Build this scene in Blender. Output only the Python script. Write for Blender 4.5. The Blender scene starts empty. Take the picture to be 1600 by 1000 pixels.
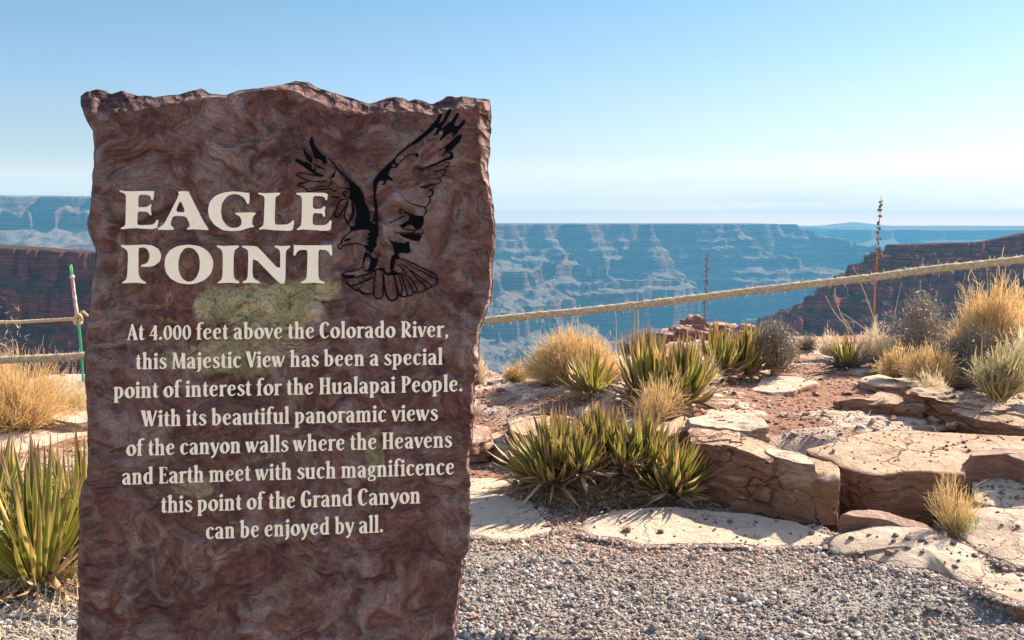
import bpy, math, random
import numpy as np
from mathutils import Vector
from mathutils.geometry import tessellate_polygon
random.seed(7); rng = np.random.default_rng(11)
SC = bpy.context.scene; COL = SC.collection
R = math.radians
# ------------------------------------------------------------------ camera maths
F_PX = 1500.0; CAM = np.array([0.0, 0.0, 1.6]); PIT = math.atan(150 / F_PX)
FW = np.array([0, math.cos(PIT), -math.sin(PIT)]); UP = np.array([0, math.sin(PIT), math.cos(PIT)]); RT = np.array([1.0, 0, 0])
def ray(px, py): return FW + RT * ((px - 800) / F_PX) + UP * ((500 - py) / F_PX)
def at(px, py, Y): r = ray(px, py); return CAM + r * (Y / r[1])
def gp(px, py, z): r = ray(px, py); return CAM + r * ((z - CAM[2]) / r[2])
# ------------------------------------------------------------------ numpy noise
def _h(ix, iy, iz):
    n = (ix * 374761393 + iy * 668265263 + iz * 2147483647 + 144269) & 0xffffffff
    n = ((n ^ (n >> 13)) * 1274126177) & 0xffffffff
    n = ((n ^ (n >> 16)) * 2246822519) & 0xffffffff
    return ((n ^ (n >> 15)) & 0xffffff) / float(0xffffff)
def vn(P):
    P = np.asarray(P, float); I = np.floor(P).astype(np.int64); f = P - I; f = f * f * (3 - 2 * f)
    x, y, z = I[..., 0], I[..., 1], I[..., 2]; a, b, c = f[..., 0], f[..., 1], f[..., 2]
    def l(p, q, t): return p + (q - p) * t
    return l(l(l(_h(x, y, z), _h(x+1, y, z), a), l(_h(x, y+1, z), _h(x+1, y+1, z), a), b),
             l(l(_h(x, y, z+1), _h(x+1, y, z+1), a), l(_h(x, y+1, z+1), _h(x+1, y+1, z+1), a), b), c) * 2 - 1
def fbm(P, o=4, g=.5):
    P = np.asarray(P, float); s = 0; a = 1; t = 0
    for k in range(o):
        s = s + a * vn(P * (2.03 ** k) + 17.3 * k); t += a; a *= g
    return s / t * 1.4
def n2(x, y, s, o=4, g=.5, seed=0):
    return fbm(np.stack([x / s, y / s, np.full_like(x, seed * 7.7)], -1), o, g)
def sstep(a, b, x): t = np.clip((x - a) / (b - a), 0, 1); return t * t * (3 - 2 * t)
# ------------------------------------------------------------------ object helpers
def tag(o, label=None, cat=None, group=None, kind=None):
    if label: o['label'] = label
    if cat: o['category'] = cat
    if group: o['group'] = group
    if kind: o['kind'] = kind
    return o
def empty(name, loc=(0, 0, 0)):
    o = bpy.data.objects.new(name, None); o.empty_display_size = .1; COL.objects.link(o); o.location = loc; return o
def mesh(name, V, Fs, mat, parent=None, smooth=False, attr=None):
    """V (n,3); Fs (m,k) array or list of lists"""
    V = np.asarray(V, np.float32)
    me = bpy.data.meshes.new(name)
    if isinstance(Fs, np.ndarray):
        k = Fs.shape[1]; flat = Fs.astype(np.int32).ravel(); st = np.arange(0, len(flat), k, dtype=np.int32); tot = np.full(len(Fs), k, np.int32)
    else:
        tot = np.array([len(f) for f in Fs], np.int32); st = np.concatenate([[0], np.cumsum(tot)[:-1]]).astype(np.int32)
        flat = np.fromiter((i for f in Fs for i in f), np.int32, int(tot.sum()))
    me.vertices.add(len(V)); me.vertices.foreach_set('co', V.ravel())
    me.loops.add(len(flat)); me.loops.foreach_set('vertex_index', flat)
    me.polygons.add(len(tot)); me.polygons.foreach_set('loop_start', st); me.polygons.foreach_set('loop_total', tot)
    me.polygons.foreach_set('use_smooth', np.full(len(tot), smooth))
    if attr is not None:
        a = me.attributes.new('lf', 'FLOAT_VECTOR', 'POINT'); a.data.foreach_set('vector', np.asarray(attr, np.float32).ravel())
    me.update(calc_edges=True); me.validate()
    me.materials.append(mat)
    o = bpy.data.objects.new(name, me); COL.objects.link(o)
    if parent is not None:
        o.parent = parent; o.matrix_parent_inverse.identity()
        V2 = V - np.array(parent.location, np.float32); me.vertices.foreach_set('co', V2.ravel()); me.update()
    return o
def grid_faces(nr, nc, wrap=False):
    i = np.arange(nr - 1)[:, None]; j = np.arange(nc if wrap else nc - 1)[None, :]; j2 = (j + 1) % nc
    return np.stack([i * nc + j, i * nc + j2, (i + 1) * nc + j2, (i + 1) * nc + j], -1).reshape(-1, 4)
# ------------------------------------------------------------------ material helper
class NT:
    def __init__(s, name):
        s.m = bpy.data.materials.new(name); s.m.use_nodes = True; s.t = s.m.node_tree; s.t.nodes.clear()
        s.out = s.n('ShaderNodeOutputMaterial')
    def n(s, t, **k):
        nd = s.t.nodes.new(t)
        for a, v in k.items():
            if a.startswith('i_'): nd.inputs[a[2:].replace('_', ' ')].default_value = v
            else: setattr(nd, a, v)
        return nd
    def l(s, a, b): s.t.links.new(a, b)
    def ramp(s, fac, stops, interp='LINEAR'):
        r = s.n('ShaderNodeValToRGB'); cr = r.color_ramp; cr.interpolation = interp
        while len(cr.elements) < len(stops): cr.elements.new(.5)
        for e, (p, c) in zip(cr.elements, stops):
            e.position = p; e.color = (c, c, c, 1) if isinstance(c, (int, float)) else (*c, 1)
        s.l(fac, r.inputs[0]); return r.outputs[0]
    def noise(s, co, scale, detail=4, rough=.55, dist=0, out=0):
        n = s.n('ShaderNodeTexNoise'); n.inputs['Scale'].default_value = scale; n.inputs['Detail'].default_value = detail
        n.inputs['Roughness'].default_value = rough; n.inputs['Distortion'].default_value = dist; s.l(co, n.inputs['Vector']); return n.outputs[out]
    def mix(s, f, a, b, mode='MIX'):
        m = s.n('ShaderNodeMix', data_type='RGBA', blend_type=mode)
        for sock, v in ((m.inputs[0], f), (m.inputs[6], a), (m.inputs[7], b)):
            if isinstance(v, (int, float)): sock.default_value = v
            elif isinstance(v, tuple): sock.default_value = (*v, 1)
            else: s.l(v, sock)
        return m.outputs[2]
    def math(s, op, a, b=0, c=None):
        m = s.n('ShaderNodeMath', operation=op)
        for k, v in enumerate((a, b, c)):
            if v is None: continue
            if isinstance(v, (int, float)): m.inputs[k].default_value = v
            else: s.l(v, m.inputs[k])
        return m.outputs[0]
    def pos(s): return s.n('ShaderNodeNewGeometry').outputs['Position']
    def obj(s): return s.n('ShaderNodeTexCoord').outputs['Object']
    def mapping(s, v, scale=(1, 1, 1), loc=(0, 0, 0), rot=(0, 0, 0)):
        m = s.n('ShaderNodeMapping'); m.inputs['Scale'].default_value = scale; m.inputs['Location'].default_value = loc; m.inputs['Rotation'].default_value = rot
        s.l(v, m.inputs['Vector']); return m.outputs[0]
    def sep(s, v): x = s.n('ShaderNodeSeparateXYZ'); s.l(v, x.inputs[0]); return x.outputs
    def bump(s, h, strength=.5, dist=.01, normal=None):
        b = s.n('ShaderNodeBump'); b.inputs['Strength'].default_value = strength; b.inputs['Distance'].default_value = dist; s.l(h, b.inputs['Height'])
        if normal is not None: s.l(normal, b.inputs['Normal'])
        return b.outputs[0]
    def fin(s, col, rough=.9, normal=None, spec=.2, trans=0):
        p = s.n('ShaderNodeBsdfPrincipled')
        if isinstance(col, tuple): p.inputs['Base Color'].default_value = (*col, 1)
        else: s.l(col, p.inputs['Base Color'])
        if isinstance(rough, (int, float)): p.inputs['Roughness'].default_value = rough
        else: s.l(rough, p.inputs['Roughness'])
        p.inputs['Specular IOR Level'].default_value = spec
        if normal is not None: s.l(normal, p.inputs['Normal'])
        o = p.outputs[0]
        if trans:
            t = s.n('ShaderNodeBsdfTranslucent')
            if isinstance(col, tuple): t.inputs[0].default_value = (*col, 1)
            else: s.l(col, t.inputs[0])
            mx = s.n('ShaderNodeMixShader'); mx.inputs[0].default_value = trans; s.l(o, mx.inputs[1]); s.l(t.outputs[0], mx.inputs[2]); o = mx.outputs[0]
        s.l(o, s.out.inputs[0]); return s.m
def ao_free(): pass
# ------------------------------------------------------------------ materials
def m_sandstone(name, light, mid, dark, bscale=1.0, cracks=.8):
    """layered sandstone: flat tops take the light tone, steep sides the browner, darker tones"""
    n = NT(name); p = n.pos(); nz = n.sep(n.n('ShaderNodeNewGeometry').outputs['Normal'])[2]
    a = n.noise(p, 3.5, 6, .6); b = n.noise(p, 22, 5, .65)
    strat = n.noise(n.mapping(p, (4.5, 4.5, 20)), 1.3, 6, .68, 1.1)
    top_mask = n.ramp(n.math('ADD', nz, n.math('MULTIPLY', n.math('SUBTRACT', a, .5), .5)), [(.62, 0.0), (.86, 1.0)])
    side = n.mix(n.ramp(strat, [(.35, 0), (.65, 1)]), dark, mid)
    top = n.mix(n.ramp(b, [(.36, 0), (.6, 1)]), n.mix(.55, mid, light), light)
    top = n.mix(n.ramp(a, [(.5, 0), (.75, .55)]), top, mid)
    col = n.mix(top_mask, side, top)
    sp = n.noise(p, 130, 3, .75); col = n.mix(n.ramp(n.noise(p, 6.5, 7, .72), [(.52, 0), (.72, .5)]), col, mid); col = n.mix(n.ramp(sp, [(.58, 0), (.7, .5)]), col, tuple(c * .35 for c in dark))
    vo = n.n('ShaderNodeTexVoronoi', feature='DISTANCE_TO_EDGE'); vo.inputs['Scale'].default_value = 1.0
    wp = n.n('ShaderNodeVectorMath', operation='MULTIPLY_ADD'); n.l(n.noise(p, 4, 5, .65, 0, 1), wp.inputs[0]); wp.inputs[1].default_value = (.22, .22, .16); n.l(p, wp.inputs[2])
    n.l(n.mapping(wp.outputs[0], (2.6, 2.6, 8.5)), vo.inputs['Vector']); ck = n.ramp(vo.outputs['Distance'], [(0, 1), (.022, 0)])
    ckm = n.math('MULTIPLY', ck, n.ramp(n.noise(p, 2.5, 2), [(.42, 0), (.55, 1)])); col = n.mix(n.math('MULTIPLY', ckm, cracks), col, tuple(c * .3 for c in dark))
    h = n.math('ADD', n.math('MULTIPLY', n.noise(p, 14, 8, .68), 1.0), n.math('MULTIPLY', strat, .6))
    h = n.math('SUBTRACT', h, n.math('MULTIPLY', ckm, .8 * cracks))
    fine = n.math('ADD', n.noise(p, 90, 4, .7), n.math('MULTIPLY', n.noise(p, 38, 4, .7), 1.5))
    nm = n.bump(fine, .55, .006 * bscale, n.bump(h, .9, .024 * bscale))
    return n.fin(col, .92, nm, .15)
M = {}
M['slab'] = m_sandstone('pale_sandstone', (.53, .42, .325), (.38, .26, .18), (.22, .115, .07), 1, .45)
M['brown_rock'] = m_sandstone('brown_sandstone', (.50, .355, .25), (.31, .165, .10), (.17, .075, .045), 1.3)
M['red_rock'] = m_sandstone('red_slate_rock', (.36, .25, .2), (.27, .15, .11), (.15, .07, .055))
def m_ground():
    n = NT('ground_soil'); p = n.pos(); x, y, z = n.sep(p)
    w = n.math('ADD', y, n.math('MULTIPLY', n.math('SUBTRACT', n.noise(p, 1.2, 5, .6), .5), 1.6))
    zone = n.ramp(n.math('DIVIDE', w, 12), [(.36, 0), (.43, 1)])
    a = n.noise(p, 40, 6, .7); vo = n.n('ShaderNodeTexVoronoi'); vo.inputs['Scale'].default_value = 60; n.l(p, vo.inputs['Vector'])
    grav = n.mix(n.ramp(vo.outputs['Color'], [(.15, 0), (.85, 1)]), (.17, .145, .125), (.33, .295, .265))
    soil = n.mix(n.ramp(a, [(.35, 0), (.65, 1)]), (.19, .085, .055), (.34, .195, .135))
    pale = n.ramp(n.noise(p, 1.7, 6, .65), [(.52, 0), (.6, .75)])
    soil = n.mix(pale, soil, (.40, .28, .21))
    col = n.mix(zone, grav, soil)
    bm_ = n.sep(n.n('ShaderNodeAttribute', attribute_name='lf').outputs['Vector'])[0]
    rk = n.mix(n.ramp(n.noise(p, 9, 7, .7), [(.35, 0), (.62, 1)]), (.34, .235, .175), (.56, .45, .36))
    col = n.mix(n.ramp(bm_, [(.2, 0), (.5, 1)]), col, rk)
    h = n.math('ADD', n.math('MULTIPLY', vo.outputs['Distance'], .5), a)
    return n.fin(col, .95, n.bump(h, .9, .02), .1)
M['ground'] = m_ground()
def m_stones(name, cols, spec=.2):
    n = NT(name); g = n.n('ShaderNodeNewGeometry'); r = g.outputs['Random Per Island']; k = len(cols)
    c = n.ramp(r, [(i / k, cols[i]) for i in range(k)], 'CONSTANT')
    b = n.noise(g.outputs['Position'], 150, 3, .6)
    c = n.mix(n.ramp(b, [(.3, .7), (.7, 0)]), c, n.mix(.5, c, (.12, .09, .08)))
    return n.fin(c, .85, n.bump(b, .4, .003), spec)
M['gravel'] = m_stones('gravel_stones', [(.40, .35, .31), (.27, .235, .215), (.14, .125, .12), (.50, .45, .40), (.35, .27, .22), (.09, .08, .08), (.30, .19, .14), (.44, .40, .36), (.22, .175, .15), (.62, .57, .51), (.18, .165, .16), (.30, .28, .27)])
M['chips'] = m_stones('red_chips', [(.27, .12, .08), (.35, .19, .13), (.19, .08, .055), (.42, .29, .22), (.24, .14, .1), (.50, .39, .32), (.3, .15, .1)])
M['pinkchips'] = m_stones('pink_chips', [(.42, .30, .24), (.32, .2, .15), (.46, .38, .33), (.25, .2, .18), (.38, .26, .2), (.5, .42, .37)])
M['pebbles'] = m_stones('dark_pebbles', [(.13, .10, .09), (.2, .14, .11), (.26, .19, .15), (.1, .09, .09)])
def m_leaf(name, c0, c1, edge, tip, trans=.35):
    """lf.x across (0 edge .. 1 mid), lf.y along, lf.z random per leaf"""
    n = NT(name); a = n.n('ShaderNodeAttribute', attribute_name='lf'); x, y, z = n.sep(a.outputs['Vector'])
    c = n.mix(n.ramp(z, [(.0, 0), (.86, 1)]), c0, c1); c = n.mix(n.ramp(z, [(.87, 0), (.90, .85)]), c, edge)
    c = n.mix(n.ramp(x, [(.0, 1), (.38, 0)]), c, edge)
    c = n.mix(n.ramp(y, [(.68, 0), (.92, 1)]), c, tip)
    c = n.mix(n.ramp(y, [(.0, 1), (.16, 0)]), c, tuple(.5 * (u + v) for u, v in zip(c0, edge)))
    return n.fin(c, .5, None, .35, trans)
M['agave'] = m_leaf('agave_green', (.06, .09, .014), (.25, .26, .035), (.66, .48, .15), (.30, .17, .08))
M['agave_dead'] = m_leaf('agave_dead', (.16, .085, .045), (.42, .28, .15), (.46, .32, .18), (.2, .12, .07), .15)
M['agave_grey'] = m_leaf('agave_grey', (.10, .075, .06), (.24, .19, .155), (.25, .2, .16), (.12, .09, .07), .1)
M['straw'] = m_leaf('straw', (.42, .25, .09), (.70, .48, .21), (.64, .44, .2), (.80, .60, .32), .35)
M['straw_pale'] = m_leaf('straw_pale', (.55, .43, .25), (.78, .66, .44), (.74, .6, .4), (.8, .7, .5), .3)
M['grey_twig'] = m_leaf('grey_twig', (.12, .09, .07), (.30, .24, .18), (.26, .21, .15), (.34, .28, .2), .15)
M['olive'] = m_leaf('olive_leaf', (.22, .22, .09), (.46, .38, .19), (.5, .40, .22), (.5, .4, .24), .3)
M['green_sprig'] = m_leaf('green_sprig', (.14, .24, .07), (.28, .38, .13), (.26, .34, .12), (.35, .42, .18), .3)
M['bark'] = NT('bark').fin((.30, .21, .15), .9)
n = NT('stalk'); M['stalk'] = n.fin(n.mix(n.ramp(n.noise(n.pos(), 12, 3), [(.4, 0), (.6, 1)]), (.34, .13, .06), (.50, .22, .09)), .7)
M['stalk_dark'] = NT('dark_stalk').fin((.16, .09, .09), .8)
M['pod'] = NT('seed_pod').fin((.17, .095, .06), .8)
def m_rope():
    n = NT('rope_fibre'); p = n.pos(); a = n.noise(p, 60, 5, .7)
    c = n.mix(n.ramp(a, [(.3, 0), (.7, 1)]), (.27, .185, .105), (.58, .45, .30))
    return n.fin(c, .9, n.bump(n.noise(p, 220, 4, .7), .6, .004), .1)
M['rope'] = m_rope()
M['fibre'] = NT('loose_fibre').fin((.72, .64, .50), .8, None, .1, .4)
SUN_E = 5.0; SKY_S = .14; DUST = 1.0; SKY_T = (1.2, .95, .76); CLOUD = (2.7, 2.7, 2.7); EXPO = 1.55; SUN_C = (1, .87, .70)
SKYRAMP = [(0, (.90, .74, .66)), (.013, (.79, .66, .61)), (.022, (.48, .47, .49)), (.035, (.44, .445, .475)), (.07, (.355, .385, .44)), (.14, (.33, .40, .485)), (.25, (.265, .41, .475)), (.5, (.8, .9, 1))]
HAZE_C = (.11, .39, .63); HAZE_D = 1.2e-4; HAZE_G = 0.0
# ------------------------------------------------------------------ camera, light, world
cd = bpy.data.cameras.new('camera'); cam = bpy.data.objects.new('camera', cd); COL.objects.link(cam)
cam.location = CAM; cam.rotation_euler = (R(90) - PIT, 0, 0); cd.sensor_width = 36; cd.lens = F_PX / 1600 * 36
cd.clip_start = .05; cd.clip_end = 60000; SC.camera = cam
SUN_AZ = R(55); SUN_EL = R(36)
sd = bpy.data.lights.new('sun', 'SUN'); sd.energy = SUN_E; sd.angle = R(.53); sd.color = SUN_C
so = bpy.data.objects.new('sun', sd); COL.objects.link(so)
sdir = Vector((math.sin(SUN_AZ) * math.cos(SUN_EL), math.cos(SUN_AZ) * math.cos(SUN_EL), math.sin(SUN_EL)))
so.rotation_euler = sdir.to_track_quat('Z', 'Y').to_euler(); so.location = (20, 20, 30)
W = bpy.data.worlds.new('World'); SC.world = W; W.use_nodes = True; wt = W.node_tree; wt.nodes.clear()
wo = wt.nodes.new('ShaderNodeOutputWorld'); bg = wt.nodes.new('ShaderNodeBackground'); bg.inputs[1].default_value = SKY_S
sk = wt.nodes.new('ShaderNodeTexSky'); sk.sky_type = 'NISHITA'; sk.sun_disc = False; sk.sun_elevation = SUN_EL; sk.sun_rotation = SUN_AZ
sk.altitude = 1200; sk.air_density = 1.0; sk.dust_density = DUST; sk.ozone_density = 2.5
tc = wt.nodes.new('ShaderNodeTexCoord'); mp = wt.nodes.new('ShaderNodeMapping'); mp.inputs['Scale'].default_value = (1.6, 1.6, 26)
wt.links.new(tc.outputs['Generated'], mp.inputs['Vector'])
no = wt.nodes.new('ShaderNodeTexNoise'); no.inputs['Scale'].default_value = 1.5; no.inputs['Detail'].default_value = 6; no.inputs['Roughness'].default_value = .55
wt.links.new(mp.outputs[0], no.inputs['Vector'])
sp = wt.nodes.new('ShaderNodeSeparateXYZ'); wt.links.new(tc.outputs['Generated'], sp.inputs[0])
band = wt.nodes.new('ShaderNodeValToRGB'); cr = band.color_ramp
for pz, v in ((.0, .15), (.006, .25), (.030, .85), (.046, .7), (.056, .12), (.075, 0)):
    e = cr.elements.new(pz); e.color = (v, v, v, 1)
cr.elements[0].color = (.15, .15, .15, 1); cr.elements[-1].color = (0, 0, 0, 1)
nz_ = wt.nodes.new('ShaderNodeMath'); nz_.operation = 'MULTIPLY_ADD'; nz_.inputs[1].default_value = .028
sb = wt.nodes.new('ShaderNodeMath'); sb.operation = 'SUBTRACT'; sb.inputs[1].default_value = .5; wt.links.new(no.outputs[0], sb.inputs[0])
wt.links.new(sb.outputs[0], nz_.inputs[0]); wt.links.new(sp.outputs[2], nz_.inputs[2]); wt.links.new(nz_.outputs[0], band.inputs[0])
dn = wt.nodes.new('ShaderNodeMath'); dn.operation = 'MULTIPLY'; wt.links.new(band.outputs[0], dn.inputs[0])
cn = wt.nodes.new('ShaderNodeValToRGB'); cn.color_ramp.elements[0].position = .28; cn.color_ramp.elements[1].position = .62; cn.color_ramp.elements[0].color = (.35, .35, .35, 1)
wt.links.new(no.outputs[0], cn.inputs[0]); wt.links.new(cn.outputs[0], dn.inputs[1])
cm = wt.nodes.new('ShaderNodeMix'); cm.data_type = 'RGBA'; wt.links.new(dn.outputs[0], cm.inputs[0])
tint = wt.nodes.new('ShaderNodeMix'); tint.data_type = 'RGBA'; tint.blend_type = 'MULTIPLY'; tint.inputs[0].default_value = 1; tint.inputs[7].default_value = (*SKY_T, 1)
wt.links.new(sk.outputs[0], tint.inputs[6])
el_ = wt.nodes.new('ShaderNodeValToRGB'); ce = el_.color_ramp
for pz, c_ in SKYRAMP: e = ce.elements.new(pz); e.color = (*c_, 1)
ce.elements.remove(ce.elements[0]); ce.elements[-1].color = (1, 1, 1, 1)
wt.links.new(sp.outputs[2], el_.inputs[0])
t2 = wt.nodes.new('ShaderNodeMix'); t2.data_type = 'RGBA'; t2.blend_type = 'MULTIPLY'
fr_ = wt.nodes.new('ShaderNodeMapRange'); fr_.interpolation_type = 'SMOOTHSTEP'; fr_.inputs['From Min'].default_value = -.15; fr_.inputs['From Max'].default_value = .35; wt.links.new(sp.outputs[1], fr_.inputs[0]); wt.links.new(fr_.outputs[0], t2.inputs[0])
wt.links.new(tint.outputs[2], t2.inputs[6]); wt.links.new(el_.outputs[0], t2.inputs[7])
wt.links.new(t2.outputs[2], cm.inputs[6]); cm.inputs[7].default_value = (*CLOUD, 1)
wt.links.new(cm.outputs[2], bg.inputs[0]); wt.links.new(bg.outputs[0], wo.inputs[0])
SC.view_settings.view_transform = 'Standard'; SC.view_settings.look = 'None'; SC.view_settings.exposure = EXPO; SC.view_settings.gamma = 1
cy = SC.cycles; cy.use_denoising = True; cy.max_bounces = 6; cy.diffuse_bounces = 4; cy.glossy_bounces = 2; cy.transmission_bounces = 4; cy.volume_bounces = 1; cy.transparent_max_bounces = 8
cy.sample_clamp_indirect = 8; cy.use_adaptive_sampling = True; cy.adaptive_threshold = .02; cy.caustics_reflective = False; cy.caustics_refractive = False
# ------------------------------------------------------------------ canyon terrain
def m_canyon(name, sc, c_cliff, c_dark, c_talus, c_scrub, scrub_amt=.5):
    n = NT(name); g = n.n('ShaderNodeNewGeometry'); p = g.outputs['Position']; nz = n.sep(g.outputs['Normal'])[2]
    st = n.noise(n.mapping(p, (.12 / sc, .12 / sc, 5 / sc)), .6, 5, .6, .3)
    streak = n.noise(n.mapping(p, (3 / sc, 3 / sc, .25 / sc)), .6, 4, .6)
    cl = n.mix(n.ramp(st, [(.38, 0), (.6, 1)]), c_dark, c_cliff)
    cl = n.mix(n.ramp(streak, [(.45, .0), (.7, .6)]), cl, c_dark)
    ta = n.mix(n.ramp(n.noise(p, 1.6 / sc, 6, .7), [(.4, 0), (.6, 1)]), c_talus, tuple(.8 * c for c in c_talus))
    sb = n.ramp(n.noise(p, 9 / sc, 5, .8), [(.5, 0), (.58, scrub_amt)])
    ta = n.mix(sb, ta, c_scrub)
    f = n.ramp(n.math('ADD', nz, n.math('MULTIPLY', n.math('SUBTRACT', n.noise(p, 1.2 / sc, 5, .7), .5), .3)), [(.62, 0), (.80, 1)])
    col = n.mix(f, cl, ta)
    h = n.math('ADD', n.noise(p, 2.5 / sc, 8, .7), n.math('MULTIPLY', st, .7))
    return n.fin(col, 1, n.bump(h, .9, 1.6 * sc), 0)
MC_far = m_canyon('canyon_rock_far', 14, (.27, .16, .12), (.06, .035, .035), (.29, .225, .19), (.08, .08, .06), .55)
MC_red = m_canyon('canyon_rock_red', 3, (.44, .12, .08), (.12, .035, .035), (.15, .075, .06), (.035, .04, .028), .9)
MC_left = m_canyon('canyon_rock_left', 2.2, (.36, .10, .08), (.11, .035, .035), (.14, .07, .055), (.05, .06, .04), .85)
def prof(D, pts):
    xs = [a for a, b in pts][::-1]; ys = [b for a, b in pts][::-1]
    return np.interp(D, xs, ys)
def patch(name, px0, px1, Y0, Y1, nx, ny, fn, mat, geo=1.0):
    u = (np.linspace(px0, px1, nx) - 800) / F_PX
    t = np.linspace(0, 1, ny) ** geo; y = Y0 + (Y1 - Y0) * t
    X = u[None, :] * y[:, None]; Y = np.repeat(y[:, None], nx, 1)
    Z = fn(X, Y)
    o = mesh(name, np.stack([X, Y, Z], -1).reshape(-1, 3), grid_faces(ny, nx), mat, None, True)
    return tag(o, kind='structure')
P_FAR = [(200, 6), (0, 0), (-10, -24), (-60, -38), (-68, -58), (-150, -80), (-158, -104), (-235, -124), (-243, -146), (-330, -168), (-342, -204), (-470, -232), (-480, -250), (-580, -268), (-612, -400), (-700, -428), (-712, -452), (-830, -486), (-845, -520), (-1120, -600), (-1140, -640), (-1300, -680), (-1310, -705), (-1800, -780), (-5000, -830)]
def h_far(X, Y):
    wx = n2(X, Y, 900, 3, .5, 1) * 260; wy = n2(X, Y, 900, 3, .5, 2) * 260
    a = X + wx; b = Y + wy
    rim = 4700 + 450 * np.sin(X / 900.) - 250 * np.sin(X / 420. + 1.0)
    nz = 1 - np.abs(n2(a, b, 820, 5, .5, 3)) * 2
    D = (Y - rim) + (nz - .3) * 600 + (.3 - np.abs(n2(X, Y, 240, 5, .55, 4)) * 1.4) * 130
    # the wall ends at right where a side canyon cuts it
    De = (1580 - (X - (Y - 4700) * .05)) + n2(X, Y, 420, 4, .5, 5) * 160
    D = np.minimum(D, De)
    h = prof(D, P_FAR) + n2(X, Y, 70, 4, .55, 6) * 11 * sstep(10, -60, D)
    # nearer spur on the left below the rim
    rs = np.hypot((X + 380) / 1.1, (Y - 3650) * .72)
    Ds = 330 - rs + n2(X, Y, 300, 4, .55, 7) * 190 + n2(X, Y, 70, 3, .5, 8) * 26
    hs = prof(Ds, [(300, -150), (0, -175), (-20, -235), (-130, -285), (-150, -360), (-300, -440), (-330, -520), (-800, -700), (-3000, -850)])
    hs = hs + n2(X, Y, 150, 5, .6, 9) * 34
    return np.maximum(h, hs)
patch('canyon_wall', -120, 1440, 2500, 6300, 1040, 860, h_far, MC_far)
def h_leftfar(X, Y):
    D = (Y - 3900) + (-X - 1500) * .25 + (1 - np.abs(n2(X, Y, 620, 5, .55, 13)) * 2 - .3) * 420 + n2(X, Y, 120, 3, .5, 14) * 60
    D = np.minimum(D, (-X - 1330) * .8 + n2(X, Y, 260, 5, .55, 16) * 130)
    top = 108 + n2(X, Y, 900, 3, .5, 15) * 8
    return top + prof(D, [(600, 14), (0, 0), (-15, -30), (-120, -70), (-135, -120), (-420, -190), (-440, -260), (-800, -330), (-830, -420), (-1400, -560), (-4000, -800)])
patch('canyon_wall_left', -420, 700, 2300, 5600, 640, 360, h_leftfar, MC_far)
def h_plat(X, Y):
    D = (Y - 9300) + n2(X, Y, 1800, 4, .55, 21) * 900
    h = -22 + prof(D, [(300, 0), (0, -14), (-60, -110), (-600, -240), (-4000, -780)]) + n2(X, Y, 2500, 4, .5, 22) * 9
    dc = np.hypot(X - 3930, Y - 11100); h += 46 * np.clip(1 - dc / 380, 0, 1)
    h += 150 * sstep(-2500, -7000, X - (Y - 12000) * .1)
    return h
patch('distant_plateau', -500, 2000, 7200, 13500, 560, 220, h_plat, MC_far)
def h_r1(X, Y):
    U = (X / Y) * F_PX + 800
    D = (Y - 7100) * .6 + n2(X, Y, 900, 4, .55, 31) * 330; De = (X - 2620) + n2(X, Y, 500, 3, .5, 32) * 120
    D = np.minimum(D, De) - 420 * np.exp(-((X - 2890) / 60.) ** 2) * .6
    h = -42 + prof(D, [(500, 10), (0, 0), (-30, -70), (-160, -120), (-190, -260), (-600, -420), (-2500, -800)])
    return h
patch('distant_mesa', 1290, 2000, 6300, 8600, 420, 240, h_r1, MC_far)
def h_spur(X, Y):
    D = (X - (1150 + (Y - 3000) * .33)) + n2(X, Y, 300, 4, .55, 35) * 90
    return -115 + prof(D, [(900, 70), (300, 10), (0, 0), (-25, -40), (-160, -110), (-190, -170), (-420, -290), (-440, -340), (-2000, -800)])
patch('canyon_spur', 1120, 1900, 2500, 3900, 300, 260, h_spur, MC_far)
def h_floor(X, Y): return -770 + n2(X, Y, 600, 4, .5, 41) * 50
patch('canyon_floor', -600, 2200, 500, 13400, 160, 160, h_floor, MC_far, 1.6)
# the near red mesa at right
def h_red(X, Y):
    wob = (.4 - np.abs(n2(X, Y, 60, 5, .6, 51)) * 1.6) * 34 + n2(X, Y, 14, 4, .6, 52) * 7
    # signed distance to the mesa edge: left end and the face towards the camera
    De = X - (1 - 0) * (0.397 * Y + 0) + 0.0
    Df = (Y - 900) * .8 + (X - 360) * .42
    D = np.minimum(np.minimum(De, Df) + wob, 42 - Df + wob * .3)
    g = (X - .397 * Y)
    top = -18 + sstep(0, 80, g) * 3 + sstep(70, 130, g) * 9 + n2(X, Y, 60, 4, .5, 53) * 1.2
    D = D + n2(X, Y, 5, 3, .6, 58) * 1.6
    return top + n2(X, Y, 16, 4, .6, 57) * 3.2 * sstep(0, -12, D) + prof(D, [(200, 1.5), (6, .6), (0, 0), (-2, -7), (-12, -10), (-14, -17), (-29, -21), (-32, -31), (-47, -35), (-50, -45), (-68, -50), (-71, -60), (-90, -66), (-93, -74), (-112, -80), (-150, -98), (-400, -250), (-2000, -760)])
patch('red_mesa', 1130, 1900, 640, 1250, 620, 420, h_red, MC_red)
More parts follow.
